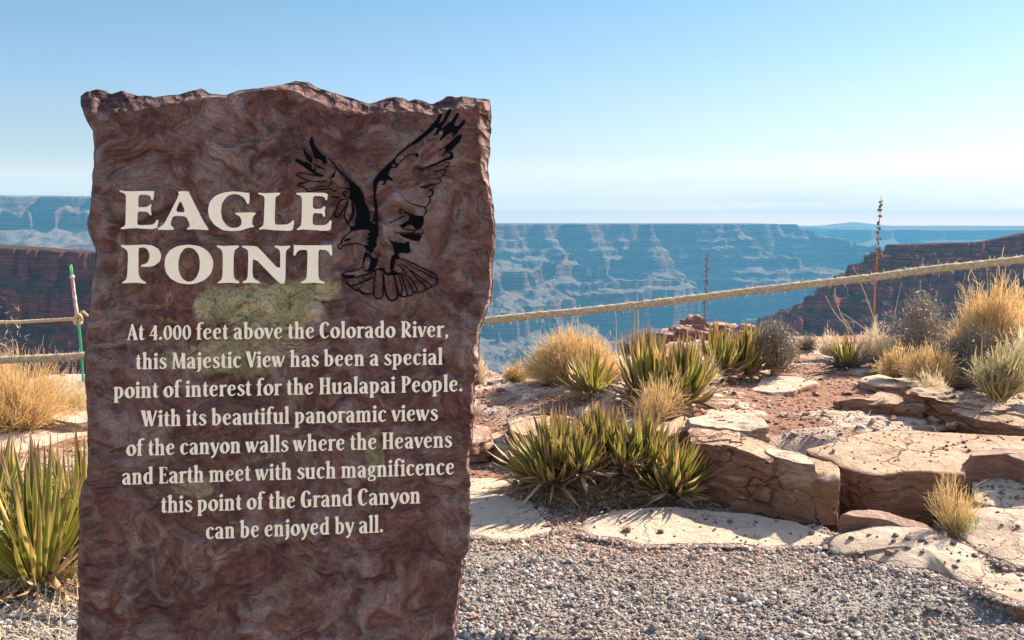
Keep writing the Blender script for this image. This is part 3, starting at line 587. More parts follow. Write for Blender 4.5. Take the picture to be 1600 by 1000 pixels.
G_ = {
' ': (.24, []),
'a': (.56, [[(.08,.54,.13),(.14,.65,.09),(.26,.675,.08),(.36,.6,.13),(.385,.45,.17),(.385,.1,.17),(.44,.02,.1),(.52,.05,.04)], [(.34,.42,.06),(.17,.34,.11),(.115,.2,.17),(.15,.06,.12),(.25,.03,.08),(.34,.12,.05)]]),
'b': (.61, stem(.15,0.03,1.05,.17,0,1) + [bR]), 'd': (.62, stem(.44,0,1.05,.17,1,1) + [bL]),
'c': (.52, [[(.43,.55,.15),(.36,.655,.09),(.27,.675,.07),(.15,.56,.15),(.115,.36,.18),(.15,.13,.14),(.28,.03,.08),(.45,.13,.05)]]),
'e': (.54, [[(.13,.37,.055),(.40,.41,.06)], [(.41,.40,.11),(.40,.58,.12),(.28,.675,.07),(.15,.56,.14),(.115,.36,.18),(.15,.14,.14),(.28,.03,.08),(.46,.14,.05)]]),
'f': (.38, stem(.16,0,.8,.17,1,0) + [[(.16,.7,.17),(.18,.93,.14),(.27,1.04,.08),(.36,1.02,.1),(.4,.96,.12)], [(.0,.665,.055),(.33,.665,.055)]]),
'g': (.53, [ring_(.24,.46,.13,.2,.15,.06), [(.14,.27,.06),(.1,.17,.08),(.26,.10,.1),(.42,.0,.1),(.41,-.15,.09),(.24,-.22,.06),(.09,-.17,.09),(.1,-.04,.07),(.2,.04,.05)], [(.36,.6,.05),(.5,.66,.1)]]),
'h': (.62, stem(.15,0,1.05) + [ar] + stem(.44,0,.46,.17,1,0)),
'i': (.31, stem(.15,0,.7) + dot(.15,.9)), 'j': (.33, [[(.17,.7,.17),(.17,.1,.17),(.15,-.1,.13),(.03,-.22,.06)], [(.02,.6,.03),(.12,.655,.07),(.2,.68,.07)]] + dot(.17,.9)),
'l': (.31, stem(.15,0,1.05)),
'm': (.90, stem(.15,0,.7) + [ar] + stem(.43,0,.46,.16,1,0) + [[(x + .28, y, w) for x, y, w in ar]] + stem(.72,0,.46,.16,1,0)),
'n': (.62, stem(.15,0,.7) + [ar] + stem(.44,0,.46,.17,1,0)),
'o': (.58, [ring_(.285,.345,.185,.31,.19,.07)]), 'p': (.61, stem(.15,-.27,.7) + [bR]),
'r': (.44, stem(.15,0,.7) + [[(.2,.52,.05),(.28,.63,.09),(.36,.65,.12),(.42,.6,.13)]]),
's': (.46, [[(.38,.55,.11),(.31,.655,.07),(.19,.665,.08),(.11,.55,.13),(.2,.41,.16),(.34,.28,.16),(.36,.14,.13),(.25,.03,.07),(.12,.05,.08),(.07,.17,.11)]]),
't': (.37, [[(.17,.92,.03),(.165,.75,.13),(.16,.5,.165),(.16,.15,.17),(.22,.035,.1),(.35,.09,.04)], [(.02,.665,.055),(.33,.665,.055)]]),
'u': (.62, [[(.14,.7,.17),(.14,.18,.17),(.21,.04,.1),(.33,.07,.05),(.42,.16,.04)], [(.0,.6,.03),(.1,.66,.07)]] + stem(.45,0,.7)),
'v': (.5, [[(.08,.69,.2),(.24,.02,.14)], [(.24,.03,.07),(.4,.5,.08),(.43,.67,.15)]]),
'w': (.76, [[(.07,.69,.18),(.21,.02,.14)], [(.21,.03,.06),(.33,.55,.06)], [(.31,.69,.18),(.47,.02,.14)], [(.47,.03,.06),(.64,.52,.08),(.67,.67,.14)]]),
'y': (.52, [[(.08,.69,.2),(.27,.05,.14)], [(.45,.67,.14),(.42,.5,.08),(.27,.02,.1),(.17,-.18,.1),(.06,-.22,.13)]]),
'A': (.63, [[(.08,.02,.07),(.3,.94,.08)], [(.29,1,.12),(.5,.02,.2)], [(.15,.33,.06),(.42,.33,.06)], [(-.02,.015,.035),(.2,.015,.035)], [(.36,.015,.035),(.62,.015,.035)]]),
'C': (.6, [cC]), 'G': (.67, [cC, [(.5,.42,.17),(.5,.2,.17),(.5,.05,.15)], [(.36,.44,.05),(.62,.44,.05)]]),
'E': (.58, stem(.17,0,1,.18,0,0) + [[(.04,.97,.055),(.48,.97,.055)], [(.47,.99,.04),(.46,.82,.05)], [(.2,.53,.055),(.4,.53,.055)], [(.4,.62,.04),(.4,.44,.04)], [(.04,.03,.055),(.5,.03,.055)], [(.5,.0,.05),(.53,.2,.05)]]),
'H': (.71, stem(.17,0,1,.18,1,0) + stem(.53,0,1,.18,1,0) + [[(.2,.52,.06),(.5,.52,.06)], [(.03,.98,.045),(.31,.98,.045)], [(.39,.98,.045),(.67,.98,.045)]]),
'M': (.84, [[(.13,0.02,.08),(.16,.97,.08)], [(.18,.99,.17),(.42,.03,.09)], [(.42,.05,.06),(.64,.97,.07)], [(.68,.0,.19),(.66,.97,.19)], [(.02,.015,.035),(.24,.015,.035)], [(.55,.015,.035),(.82,.015,.035)], [(.03,.98,.04),(.2,.98,.04)]]),
'P': (.6, stem(.18,0,1,.18,1,0) + [bP_, [(.03,.98,.045),(.2,.98,.045)]]),
'R': (.66, stem(.18,0,1,.18,1,0) + [bP_, [(.03,.98,.045),(.2,.98,.045)], [(.28,.5,.1),(.42,.22,.18),(.58,.02,.13)]]),
'V': (.57, [[(.09,.98,.22),(.3,.02,.16)], [(.3,.03,.08),(.47,.8,.09),(.52,.97,.15)], [(-.05,.985,.035),(.22,.985,.035)]]),
'W': (.9, [[(.09,.98,.21),(.27,.02,.15)], [(.27,.03,.06),(.41,.85,.07)], [(.38,.98,.21),(.57,.02,.15)], [(.57,.03,.06),(.76,.8,.09),(.81,.97,.14)], [(-.05,.985,.035),(.2,.985,.035)]]),
'4': (.52, [[(.35,.9,.1),(.22,.62,.07),(.07,.34,.05)], [(.04,.28,.07),(.48,.28,.07)], [(.35,.9,.15),(.35,.0,.16)], [(.24,.012,.035),(.46,.012,.035)]]),
'0': (.53, [ring_(.26,.45,.165,.42,.15,.06)]), '.': (.26, dot(.12,.09,.09)), ',': (.28, [[(.1,.17,.05),(.13,.1,.15),(.15,.03,.13),(.08,-.13,.03)]]),
}
def strip(pts, ef):
    L, Rr = [], []
    for i in range(len(pts)):
        a = pts[max(0, i-1)]; b = pts[min(len(pts)-1, i+1)]; dx, dy = b[0]-a[0], b[1]-a[1]; d = math.hypot(dx, dy) or 1; nx, ny = -dy/d, dx/d; w = max(pts[i][2], .015) / 2
        L.append(ef(pts[i][0] + nx*w, pts[i][1] + ny*w)); Rr.append(ef(pts[i][0] - nx*w, pts[i][1] - ny*w))
    return L, Rr
def text_line(txt, x0, x1, b0, b1, cap, parent):
    total = sum(G_[c][0] for c in txt); V = []; Fs = []
    sx = (x1 - x0) / total; pen = 0; cnt = 0
    for c in txt:
        adv, strokes = G_[c]
        def ef(gx, gy, pen=pen):
            X = x0 + (pen + gx) * sx; f = (X - x0) / (x1 - x0); return (X, b0 + (b1 - b0) * f - gy * cap)
        for st in strokes:
            pts = st[1] if st[0] == 'raw' else cr(st)
            L, Rr = strip(pts, ef); A = np.array(L + Rr); m = len(L); cnt += 1
            Pb = sray(A[:, 0], A[:, 1], 0); o = -(s_relief(Pb) + .0022 + .00013 * (cnt % 7)); T = sray(A[:, 0], A[:, 1], o); B = T + S_N * .003
            b = len(V); V += list(T) + list(B); q = 2 * m
            for i in range(m - 1):
                Fs.append([b+i, b+i+1, b+m+i+1, b+m+i]); Fs.append([b+i, b+q+i, b+q+i+1, b+i+1]); Fs.append([b+m+i, b+m+i+1, b+q+m+i+1, b+q+m+i])
            Fs.append([b, b+m, b+q+m, b+q]); Fs.append([b+m-1, b+q+m-1, b+q+2*m-1, b+2*m-1])
        pen += adv
    o = mesh('text_line', np.array(V), Fs, M['cream'], parent); o['label'] = 'cream text line: ' + txt
for a in [("At 4.000 feet above the Colorado River,", 198, 702, 531.5, 526.5, 25),
          ("this Majestic View has been a special", 211.5, 692.5, 577, 569.5, 25),
          ("point of interest for the Hualapai People.", 177, 724, 622.5, 611.5, 25.2),
          ("With its beautiful panoramic views", 221, 685, 666.7, 657, 25.2),
          ("of the canyon walls where the Heavens", 197, 707, 712.6, 698.8, 25.2),
          ("and Earth meet with such magnificence", 190, 711, 757.4, 741.2, 25.4),
          ("this point of the Grand Canyon", 251, 658, 801.4, 786.2, 25.6),
          ("can be enjoyed by all.", 321, 600, 842.4, 831.6, 25.8)]:
    text_line(*a, sign)
# the eagle
EA = []
def Fz(z, pts, holes=()): ox, oy, sc = z; EA.append((chaikin(zt(pts, ox, oy, sc), .2, 1), [zt(h, ox, oy, sc) for h in holes]))
def Kz(z, w, pts):
    ox, oy, sc = z; n_ = len(pts)
    p3 = [(x, y, w * (1.0 if 0 < i < n_ - 1 else .55)) for i, (x, y) in enumerate(pts)]
    L, Rr = strip(cr(p3, 4), lambda a, b: (ox + a / sc, oy + b / sc))
    m = len(L)
    for i in range(0, m - 1, 1):   # quads, each its own sliver so that curls never self-cross
        EA.append(([L[i], L[i+1], Rr[i+1], Rr[i]], []))
ZA = (450, 150, 6.25); ZB = (580, 150, 6.25); ZC = (520, 290, 5.263)
Fz(ZA, [(235,392),(245,430),(262,480),(300,535),(345,580),(368,590),(372,620),(385,655),(372,655),(358,650),(345,690),(340,640),(310,620),(280,610),(265,615),(250,575),(230,520),(212,470),(210,430),(222,405)])
Fz(ZA, [(148,512),(165,520),(175,545),(210,575),(245,615),(235,650),(225,655),(195,630),(170,595),(155,555)])
Fz(ZA, [(68,612),(95,612),(140,635),(190,650),(225,662),(228,680),(240,715),(262,725),(275,745),(330,768),(355,768),(345,785),(300,785),(255,760),(200,725),(150,690),(95,655),(65,630)])
for w, p in [(14,[(245,655),(285,685),(330,705),(355,720)]),(9,[(262,620),(290,652)]),(16,[(262,690),(268,740)]),(10,[(345,780),(270,775),(190,762),(130,748),(95,755),(85,772),(110,790),(170,815),(210,830)]),
    (10,[(210,830),(290,833),(375,838)]),(12,[(210,830),(150,848),(105,855),(98,872),(130,885),(165,900),(185,925),(200,940)]),(9,[(180,905),(260,895),(340,882),(390,880)]),(12,[(200,935),(280,918),(340,910),(395,905)]),
    (10,[(390,890),(410,862),(430,835)]),(12,[(395,900),(430,920),(465,930),(470,910)]),(8,[(470,890),(540,900),(610,905)]),(12,[(530,945),(545,962),(570,970)]),(14,[(420,990),(455,985),(490,990)])]: Kz(ZA, w, p)
Fz(ZA, [(405,815),(432,765),(455,735),(470,715),(455,765),(450,800),(430,795),(412,815)])
Fz(ZA, [(385,600),(410,612),(450,660),(500,715),(550,770),(600,815),(650,850),(700,895),(725,945),(738,1000),(590,1000),(620,960),(610,930),(560,905),(600,900),(605,880),(590,850),(575,820),(540,775),(500,735),(465,700),(440,665),(410,630)])
Fz(ZC, [(135,80),(150,30),(225,55),(250,60),(262,110),(270,160),(295,200),(308,260),(305,300),(340,310),(375,320),(378,370),(360,400),(385,395),(365,420),(350,455),(362,500),(340,515),(320,560),(300,560),(290,530),(270,545),(272,520),(240,490),(300,492),(275,470),(310,460),(275,440),(305,420),(280,400),(315,380),(285,360),(255,360),(200,365),(160,375),(140,395),(150,360),(130,330),(165,340),(190,310),(175,290),(195,250),(190,200),(180,140),(130,110)])
for w, p in [(10,[(130,112),(60,120),(35,180),(15,235),(30,262),(60,240),(90,190),(120,130)]),(10,[(130,120),(110,180),(95,240),(105,280),(130,300),(155,240),(165,180),(155,130)]),(10,[(165,130),(175,200),(165,260),(130,300)]),(10,[(105,280),(125,320),(160,350)]),
    (9,[(155,375),(110,405),(80,440),(65,475),(45,490),(50,515),(65,522),(80,500),(130,485),(190,478),(240,490)]),(6,[(80,440),(76,470),(82,500)]),(10,[(0,90),(40,100),(60,90)]),(14,[(80,72),(95,50),(130,60)]),(10,[(80,70),(110,95),(150,100)]),
    (8,[(375,535),(385,570),(370,600)]),(8,[(330,525),(350,555),(375,570)]),(14,[(180,760),(230,745),(290,725),(350,695),(370,680)]),(13,[(105,770),(115,800),(150,830),(165,820),(190,815),(230,800),(300,770),(340,745)]),(14,[(160,840),(190,860),(230,835)]),(14,[(190,850),(230,872),(260,890),(335,890)]),
    (11,[(355,690),(345,760),(335,830),(335,880),(350,920),(385,930),(408,910),(412,860),(415,780),(420,720)]),(14,[(420,740),(425,830),(440,900),(470,940),(510,940),(535,910),(530,850),(510,770),(500,730)]),(11,[(535,730),(560,800),(570,860),(560,900),(590,915),(610,900),(600,840),(575,770),(560,720)]),
    (11,[(540,880),(550,905),(575,915)]),(9,[(575,720),(620,790),(655,860),(660,890),(630,905),(610,895)]),(8,[(570,690),(640,770),(690,850),(670,880),(655,885)]),(9,[(600,660),(680,750),(760,830),(755,860),(720,875),(680,880)]),(8,[(540,650),(570,680),(600,700)]),(9,[(555,640),(700,740),(810,825),(780,845),(755,860)]),
    (8,[(560,610),(700,690),(850,770),(860,800),(835,825),(810,825)]),(10,[(565,600),(640,630),(760,690),(840,735),(862,765),(860,800)]),(8,[(345,325),(355,312),(368,318)]),(8,[(553,328),(590,358),(665,370),(670,385),(600,390),(540,388),(498,378)]),(7,[(680,370),(710,355),(740,365),(740,390),(715,398),(690,390)]),
    (10,[(590,120),(650,150),(700,165),(760,175),(795,145),(800,110),(785,90)]),(12,[(760,175),(770,215),(750,245)]),(9,[(580,205),(560,195),(552,210),(570,235)]),(8,[(470,305),(540,270),(600,245)]),(10,[(785,90),(815,80),(822,50),(800,35)]),(10,[(715,10),(750,16),(790,10)])]: Kz(ZC, w, p)
Fz(ZC, [(85,455),(110,435),(155,432),(140,450),(110,458)])
Fz(ZC, [(265,540),(300,560),(320,590),(345,600),(372,590),(370,640),(340,690),(300,710),(240,705),(290,690),(300,660),(310,610),(290,580),(270,600),(255,640),(250,670),(215,695),(150,710),(100,715),(85,725),(90,740),(140,735),(180,735),(175,765),(110,765),(75,745),(70,720),(110,705),(180,695),(240,675),(245,640),(250,590)])
Fz(ZC, [(370,680),(415,670),(440,715),(465,720),(480,690),(510,700),(540,720),(555,715),(560,730),(500,740),(440,735),(405,700),(380,700)])
Fz(ZC, [(440,420),(480,455),(520,465),(590,475),(625,455),(630,480),(635,520),(645,545),(620,558),(560,550),(535,560),(545,590),(570,605),(555,600),(515,605),(510,650),(500,690),(475,700),(468,670),(480,620),(480,590),(510,560),(500,520),(490,480),(465,450)])
Fz(ZC, [(335,-10),(358,-10),(350,80),(362,140),(370,220),(368,320),(345,320),(350,270),(335,300),(310,305),(303,290),(325,290),(342,250),(345,190),(335,100)])
Fz(ZC, [(575,205),(640,230),(700,248),(748,245),(748,300),(738,340),(700,360),(678,365),(672,345),(650,325),(625,320),(595,340),(580,350),(553,328),(580,310),(620,285),(632,262),(620,245),(590,225)])
Fz(ZC, [(540,395),(600,400),(665,390),(690,400),(730,410),(722,440),(700,458),(650,450),(630,440),(600,430),(575,420)])
Fz(ZB, [(18,830),(45,790),(75,745),(120,710),(170,660),(215,620),(250,575),(310,525),(380,470),(440,420),(500,370),(550,325),(600,270),(640,225),(665,175),(685,168),(695,185),(680,225),(660,270),(690,250),(725,190),(750,130),(775,118),(788,130),(765,185),(740,230),(700,290),(685,320),(740,280),(785,240),(815,200),(835,165),(855,165),(860,185),(840,220),(815,265),(815,300),(850,290),(885,250),(910,225),(922,230),(915,270),(880,310),(840,350),(810,395),(795,410),(800,365),(785,350),(755,365),(710,405),(680,432),(660,432),(700,370),(710,330),(680,335),(650,370),(615,388),(612,380),(640,340),(645,310),(625,310),(590,345),(540,390),(490,430),(440,465),(385,485),(330,530),(280,570),(240,610),(235,650),(260,665),(262,690),(235,705),(200,700),(175,730),(165,770),(195,800),(222,815),(205,828),(165,815),(145,835),(135,865),(110,870),(105,860),(130,840),(110,822),(80,830),(60,860),(50,900),(42,1000),(25,1000),(18,900)], [[(218,660),(240,672),(242,690),(215,698),(198,685),(200,668)]])
Fz(ZB, [(424,570),(440,555),(460,560),(467,580),(455,598),(435,598)])
Fz(ZB, [(880,368),(885,400),(870,440),(820,490),(770,530),(735,555),(715,555),(725,530),(720,500),(690,520),(640,548),(660,525),(720,490),(760,460),(800,420),(845,385)])
Fz(ZB, [(740,545),(780,540),(805,575),(800,610),(770,620),(700,640),(620,680),(540,705),(440,722),(432,712),(520,700),(590,670),(650,645),(730,605),(775,590),(765,560)])
for w, p in [(10,[(260,670),(310,620),(370,575),(430,565)]),(8,[(735,555),(710,565),(685,578)]),(7,[(470,738),(515,722),(560,710)]),(9,[(710,650),(765,648),(760,670),(720,710),(660,730),(620,738)]),(9,[(700,720),(725,730),(720,760),(670,795),(590,812)]),(10,[(650,810),(680,820),(660,850),(580,870),(475,888)]),(12,[(475,888),(505,895),(540,898)]),(11,[(575,905),(600,930),(595,965),(570,985),(545,975)])]: Kz(ZB, w, p)
paint('eagle_emblem', EA, M['black'], sign, .0020, .0012, 'black painted eagle swooping with raised wings')
import bmesh
# ------------------------------------------------------------------ rocks
TOPS = {}; EDG = {}
def slab(name, pts, zb, mat, label, cat='rock', bulge=0.0, rough=.012, step=.028, batter=.0, lat=.02, strata=.03, group=None, key=None, terr=0):
    O = np.array([gp(*p) for p in pts]); n = len(O)
    if np.cross(O[1, :2] - O[0, :2], O[2, :2] - O[0, :2]) is not None:
        area = .5 * sum(O[i, 0] * O[(i+1) % n, 1] - O[(i+1) % n, 0] * O[i, 1] for i in range(n))
        if area < 0: O = O[::-1]
    out = []
    for i in range(n):
        a, b = O[i], O[(i+1) % n]; k = max(2, int(np.linalg.norm(b[:2] - a[:2]) / step))
        for j in range(k): out.append(a + (b - a) * (j / k))
    Q = np.array(out); m = len(Q)
    for _ in range(1): Q = (np.roll(Q, 1, 0) + 2 * Q + np.roll(Q, -1, 0)) / 4
    c = Q.mean(0); d = Q[:, :2] - c[:2]; nr_ = d / np.linalg.norm(d, axis=1)[:, None]
    N3 = np.c_[nr_, np.zeros(m)]
    sd_ = sum(map(ord, label)) % 97; qn = fbm(np.c_[Q[:, :2] * 5, np.full(m, sd_)], 4, .62)
    Q = Q + N3 * ((np.round(qn * 3.5) / 3.5 * .7 + qn * .6) * lat * 1.5)[:, None]
    size = np.linalg.norm(d, axis=1).max(); nring = max(6, min(46, int(size / step)))
    rows = []
    for f in np.r_[np.linspace(.02, .94, nring), .965, .985, 1.0]:
        P = c + (Q - c) * f
        q = fbm(P * np.array([2.6, 2.6, 0]) + 3.1, 3, .5) * rough * 1.6 + fbm(P * np.array([11, 11, 0]) + 9, 3, .6) * rough * .55
        if terr: q = q + np.round(fbm(P * np.array([2.2, 5.5, 0]) + 31, 4, .6) * 2.2) / 2.2 * terr
        P[:, 2] += q + bulge * (1 - f * f) - (.010 if f == 1.0 else .004 if f > .98 else 0)
        rows.append(P)
    top = rows[-1]; TOPS[key or label] = np.concatenate(rows[:-4]); EDG[key or label] = rows[-1] + N3 * .008
    H = (top[:, 2] - zb).clip(.03); kr = max(4, min(26, int(H.max() / .018)))
    for k in range(1, kr + 1):
        g = k / kr; P = top.copy(); P[:, 2] = top[:, 2] - H * g
        lay = fbm(np.c_[P[:, 0] * 2.6 + P[:, 2] * 3, P[:, 1] * 2.6, P[:, 2] * 13 + P[:, 0] * 1.7], 3, .65); big = fbm(P * np.array([4.5, 4.5, 6.5]) + 40, 3, .55); big = np.round(big * 3.2) / 3.2 * .8 + big * .4
        ph = (P[:, 2] + .11 * fbm(P * np.array([2.2, 2.2, 3]) + 8, 3)) / .15
        fr = np.abs((ph % 1) - .5) * 2; crack = -np.clip((fr - .9) / .1, 0, 1) * .028
        P += N3 * (np.minimum(1, g * 8) * (lay * strata * .6 + big * strata * 1.3 + crack + fbm(P * 19, 3, .6) * .009) + batter * g * H)[:, None]; P[:, 2] += fbm(P * 23 + 7, 3) * .004 * (1 - g)
        rows.append(P)
    A = np.stack(rows); R_ = len(rows); V = A.reshape(-1, 3)
    Fq = grid_faces(R_, m, True); V = np.concatenate([V, rows[0].mean(0)[None]])
    cap = [[len(V) - 1, i, (i + 1) % m] for i in range(m)]
    o = mesh(name, V, [list(f) for f in Fq] + cap, mat, None, True)
    # sharp crisp look: split normals by angle
    o.data.set_sharp_from_angle(angle=R(27))
    return tag(o, label, cat, group)
def blob(name, loc, size, mat, label, cat='stone', seed=0, sub=3, amp=.35, group=None, strata=0):
    bm = bmesh.new(); bmesh.ops.create_icosphere(bm, subdivisions=sub, radius=1); V = np.array([v.co[:] for v in bm.verts]); Fs = [[v.index for v in f.verts] for f in bm.faces]; bm.free()
    # chisel with random planes, then roughen
    r = np.random.default_rng(seed)
    for _ in range(9):
        nn = r.normal(size=3); nn /= np.linalg.norm(nn); dd = r.uniform(.55, .85); k = V @ nn - dd; V = V - nn * np.maximum(k, 0)[:, None]
    V = V * (1 + fbm(V * 2.2 + seed * 3.3, 4, .55) * amp)[:, None]
    V = V * np.array(size)
    if strata: V[:, :2] *= (1 + fbm(np.c_[V[:, :2] * .5 / max(size), V[:, 2] * strata] + seed, 3, .6) * .22)[:, None]
    a = r.uniform(0, 6.28); c, s_ = math.cos(a), math.sin(a); V[:, :2] = V[:, :2] @ np.array([[c, s_], [-s_, c]]) if not strata else V[:, :2]
    o = mesh(name, V, Fs, mat, None, sub > 3); o.location = loc
    return tag(o, label, cat, group)
S, B_, Rr_ = M['slab'], M['brown_rock'], M['red_rock']
slab('boulder', [(1070,735,.16),(1100,744,.165),(1140,754,.17),(1178,753,.19),(1226,758,.21),(1268,761,.225),(1288,752,.27),(1312,745,.30),(1308,728,.31),(1288,716,.31),(1240,704,.31),(1190,694,.31),(1130,690,.29),(1085,697,.25),(1062,712,.2)], -.12, B_, 'broad cracked brown boulder with a shaded front face, left of the dark gap', 'boulder', step=.018, strata=.022, rough=.012, terr=.012)
slab('rock', [(1070,690,.34),(1120,699,.34),(1165,708,.34),(1205,722,.33),(1228,712,.33),(1212,697,.35),(1180,682,.37),(1130,670,.37),(1075,668,.37)], .1, B_, 'thin brown layered rock lying on the back of the broad cracked boulder', step=.018, terr=.02)
slab('rock', [(1192,698,.355),(1232,705,.35),(1260,713,.345),(1276,727,.34),(1240,723,.34),(1204,713,.35)], .15, S, 'small pale slab wedged just left of the dark gap between the two boulders', step=.015)
slab('rock', [(1078,652,.40),(1110,636,.41),(1160,640,.41),(1193,650,.41),(1202,668,.39),(1170,672,.38),(1110,669,.38),(1078,664,.39)], .2, S, 'pale stepped ledge right of the large agave clump, edge facing the camera', 'ledge', step=.018, terr=.018)
slab('boulder', [(1258,702,.33),(1277,713,.31),(1302,721,.29),(1322,729,.28),(1340,737,.27),(1370,742,.27),(1412,738,.28),(1447,735,.29),(1508,742,.29),(1514,722,.30),(1525,712,.31),(1580,708,.33),(1660,700,.34),(1660,682,.35),(1560,680,.35),(1480,676,.35),(1400,674,.35),(1335,678,.35)], -.12, B_, 'wide flat-topped boulder with pale top and brown shaded face, right of the dark gap', 'boulder', step=.02, strata=.024, rough=.010, key='B')
slab('rock', [(1512,716,.36),(1540,710,.37),(1570,713,.36),(1605,724,.35),(1660,722,.36),(1660,706,.37),(1580,702,.38),(1530,704,.37)], .02, Rr_, 'dark brown wedge of rock on top of the flat boulder at the right edge', step=.02)
slab('slab', [(1512,756,.22),(1560,741,.23),(1660,738,.24),(1660,797,.16),(1600,797,.15),(1560,795,.15),(1523,785,.17)], -.1, S, 'pale pebble-strewn slab at the right edge above the dry weed', 'slab', step=.025, bulge=.02, key='D1')
slab('slab', [(1492,800,.13),(1530,788,.15),(1600,792,.15),(1670,800,.15),(1670,885,.08),(1590,888,.07),(1548,872,.06),(1518,852,.06),(1492,825,.09)], -.12, S, 'smooth cream slab just right of the dry weed', 'slab', step=.025, bulge=.025, key='D2')
slab('slab', [(1530,905,.05),(1580,898,.05),(1680,900,.05),(1680,950,.03),(1590,945,.03),(1545,925,.03)], -.12, S, 'low cream slab half buried in gravel at the lower right edge', 'slab', step=.03, bulge=.012, key='D3')
slab('slab', [(912,810,.03),(960,797,.05),(1060,793,.055),(1160,800,.055),(1240,814,.055),(1305,838,.045),(1292,852,.022),(1240,851,.018),(1200,856,.016),(1160,849,.018),(1110,853,.016),(1060,848,.018),(1000,852,.016),(950,840,.018),(922,836,.02)], -.12, S, 'long flat cream slab in front of the agave mound and the cracked boulder', 'slab', step=.025, rough=.006, key='E1')
slab('slab', [(690,752,.03),(740,747,.035),(790,748,.04),(825,770,.04),(850,800,.035),(862,826,.022),(820,838,.016),(790,846,.014),(740,836,.016),(690,838,.016)], -.12, S, 'flat cream slab between the stone sign and the front agave, crossed by leaf shadows', 'slab', step=.025, rough=.006, key='E2')
slab('slab', [(1286,850,.03),(1300,836,.06),(1340,824,.085),(1395,814,.10),(1450,822,.10),(1500,848,.075),(1560,880,.04),(1600,898,.02),(1570,918,.014),(1500,912,.012),(1450,890,.016),(1400,886,.012),(1350,868,.016),(1310,866,.014)], -.12, S, 'rounded cream slab below the cracked boulders, marked by the weed shadow', 'slab', step=.025, bulge=.035, rough=.006, key='E3')
slab('rock', [(1314,803,.15),(1345,806,.14),(1398,820,.10),(1470,842,.07),(1450,818,.11),(1390,799,.14),(1335,796,.16)], -.1, Rr_, 'small reddish triangular rock wedged at the foot of the dark gap', step=.015)
slab('rock', [(712,664,.2),(740,663,.2),(766,666,.2),(769,690,.16),(740,694,.155),(712,692,.155)], -.05, B_, 'squared brown block beside the right edge of the stone sign', step=.015)
slab('rock', [(768,676,.16),(790,680,.15),(802,698,.13),(785,704,.12),(769,694,.13)], -.05, B_, 'small low brown rock between the squared block and the front agave', step=.015)
slab('rock', [(790,662,.25),(812,651,.26),(880,648,.26),(925,656,.26),(905,674,.24),(860,684,.22),(815,680,.21),(794,674,.23)], 0.0, B_, 'brown flat-topped rock behind the left front agave', step=.018)
slab('ledge', [(775,604,.32),(810,591,.34),(860,588,.34),(905,598,.34),(892,612,.33),(820,613,.32)], .1, S, 'pale ledge in front of the golden domed bush', 'ledge', step=.03)
slab('slab', [(1170,606,.335),(1195,590,.34),(1240,588,.34),(1278,598,.34),(1242,612,.335),(1200,613,.335)], .1, S, 'pale flat slab set in the red soil in front of the small trunked shrub', 'slab', step=.03, key='F5')
slab('slab', [(1340,592,.36),(1400,578,.37),(1520,580,.37),(1535,598,.36),(1440,604,.35),(1370,604,.35)], .1, S, 'pale flat slab between the small agave and the layered ledge', 'slab', step=.035, key='F6')
slab('ledge', [(1298,630,.37),(1350,624,.39),(1375,611,.43),(1415,619,.43),(1446,633,.41),(1442,637,.40),(1400,635,.39),(1360,633,.37)], .22, B_, 'thin undercut reddish ledge in the red soil, left of the tilted layered ledge', 'ledge', step=.02, batter=-.4, terr=.012)
slab('ledge', [(1408,618,.46),(1425,608,.48),(1475,610,.49),(1540,626,.46),(1600,648,.43),(1680,668,.4),(1640,678,.37),(1585,667,.38),(1535,655,.39),(1452,630,.42)], .2, B_, 'long tilted layered brown ledge at the right edge below the olive clump', 'ledge', step=.022, batter=-.2, terr=.03)
slab('rock', [(1366,570,.40),(1390,562,.42),(1425,566,.42),(1430,578,.40),(1400,583,.39),(1370,580,.39)], .2, B_, 'squared brown rock just right of the small agave', step=.02)
slab('rock', [(1085,640,.36),(1050,652,.36),(1010,668,.34),(1040,684,.33),(1075,676,.34)], .1, B_, 'low brown rock below the straw tuft behind the front agaves', step=.02)
# left of the sign
slab('slab', [(-90,700,.07),(-20,684,.08),(60,664,.09),(140,652,.10),(175,668,.08),(80,692,.06),(0,712,.05),(-60,716,.04)], -.1, S, 'cream ledge behind the big agaves left of the sign', 'ledge', step=.03, key='L1')
slab('rock', [(70,655,.16),(100,640,.18),(150,638,.18),(165,652,.16),(120,662,.14)], -.05, S, 'pale rock under the dry brush left of the sign', step=.025)
slab('rock', [(106,600,.18),(124,596,.2),(150,598,.2),(152,608,.18),(112,610,.17)], -.05, Rr_, 'small reddish rock at the foot of the green marker stake', step=.02)
slab('slab', [(-80,640,.10),(0,618,.12),(60,612,.12),(90,620,.12),(40,640,.1),(-40,656,.08)], -.1, S, 'pale flat rock behind the dry brush at the left edge', 'slab', step=.035, key='L2')
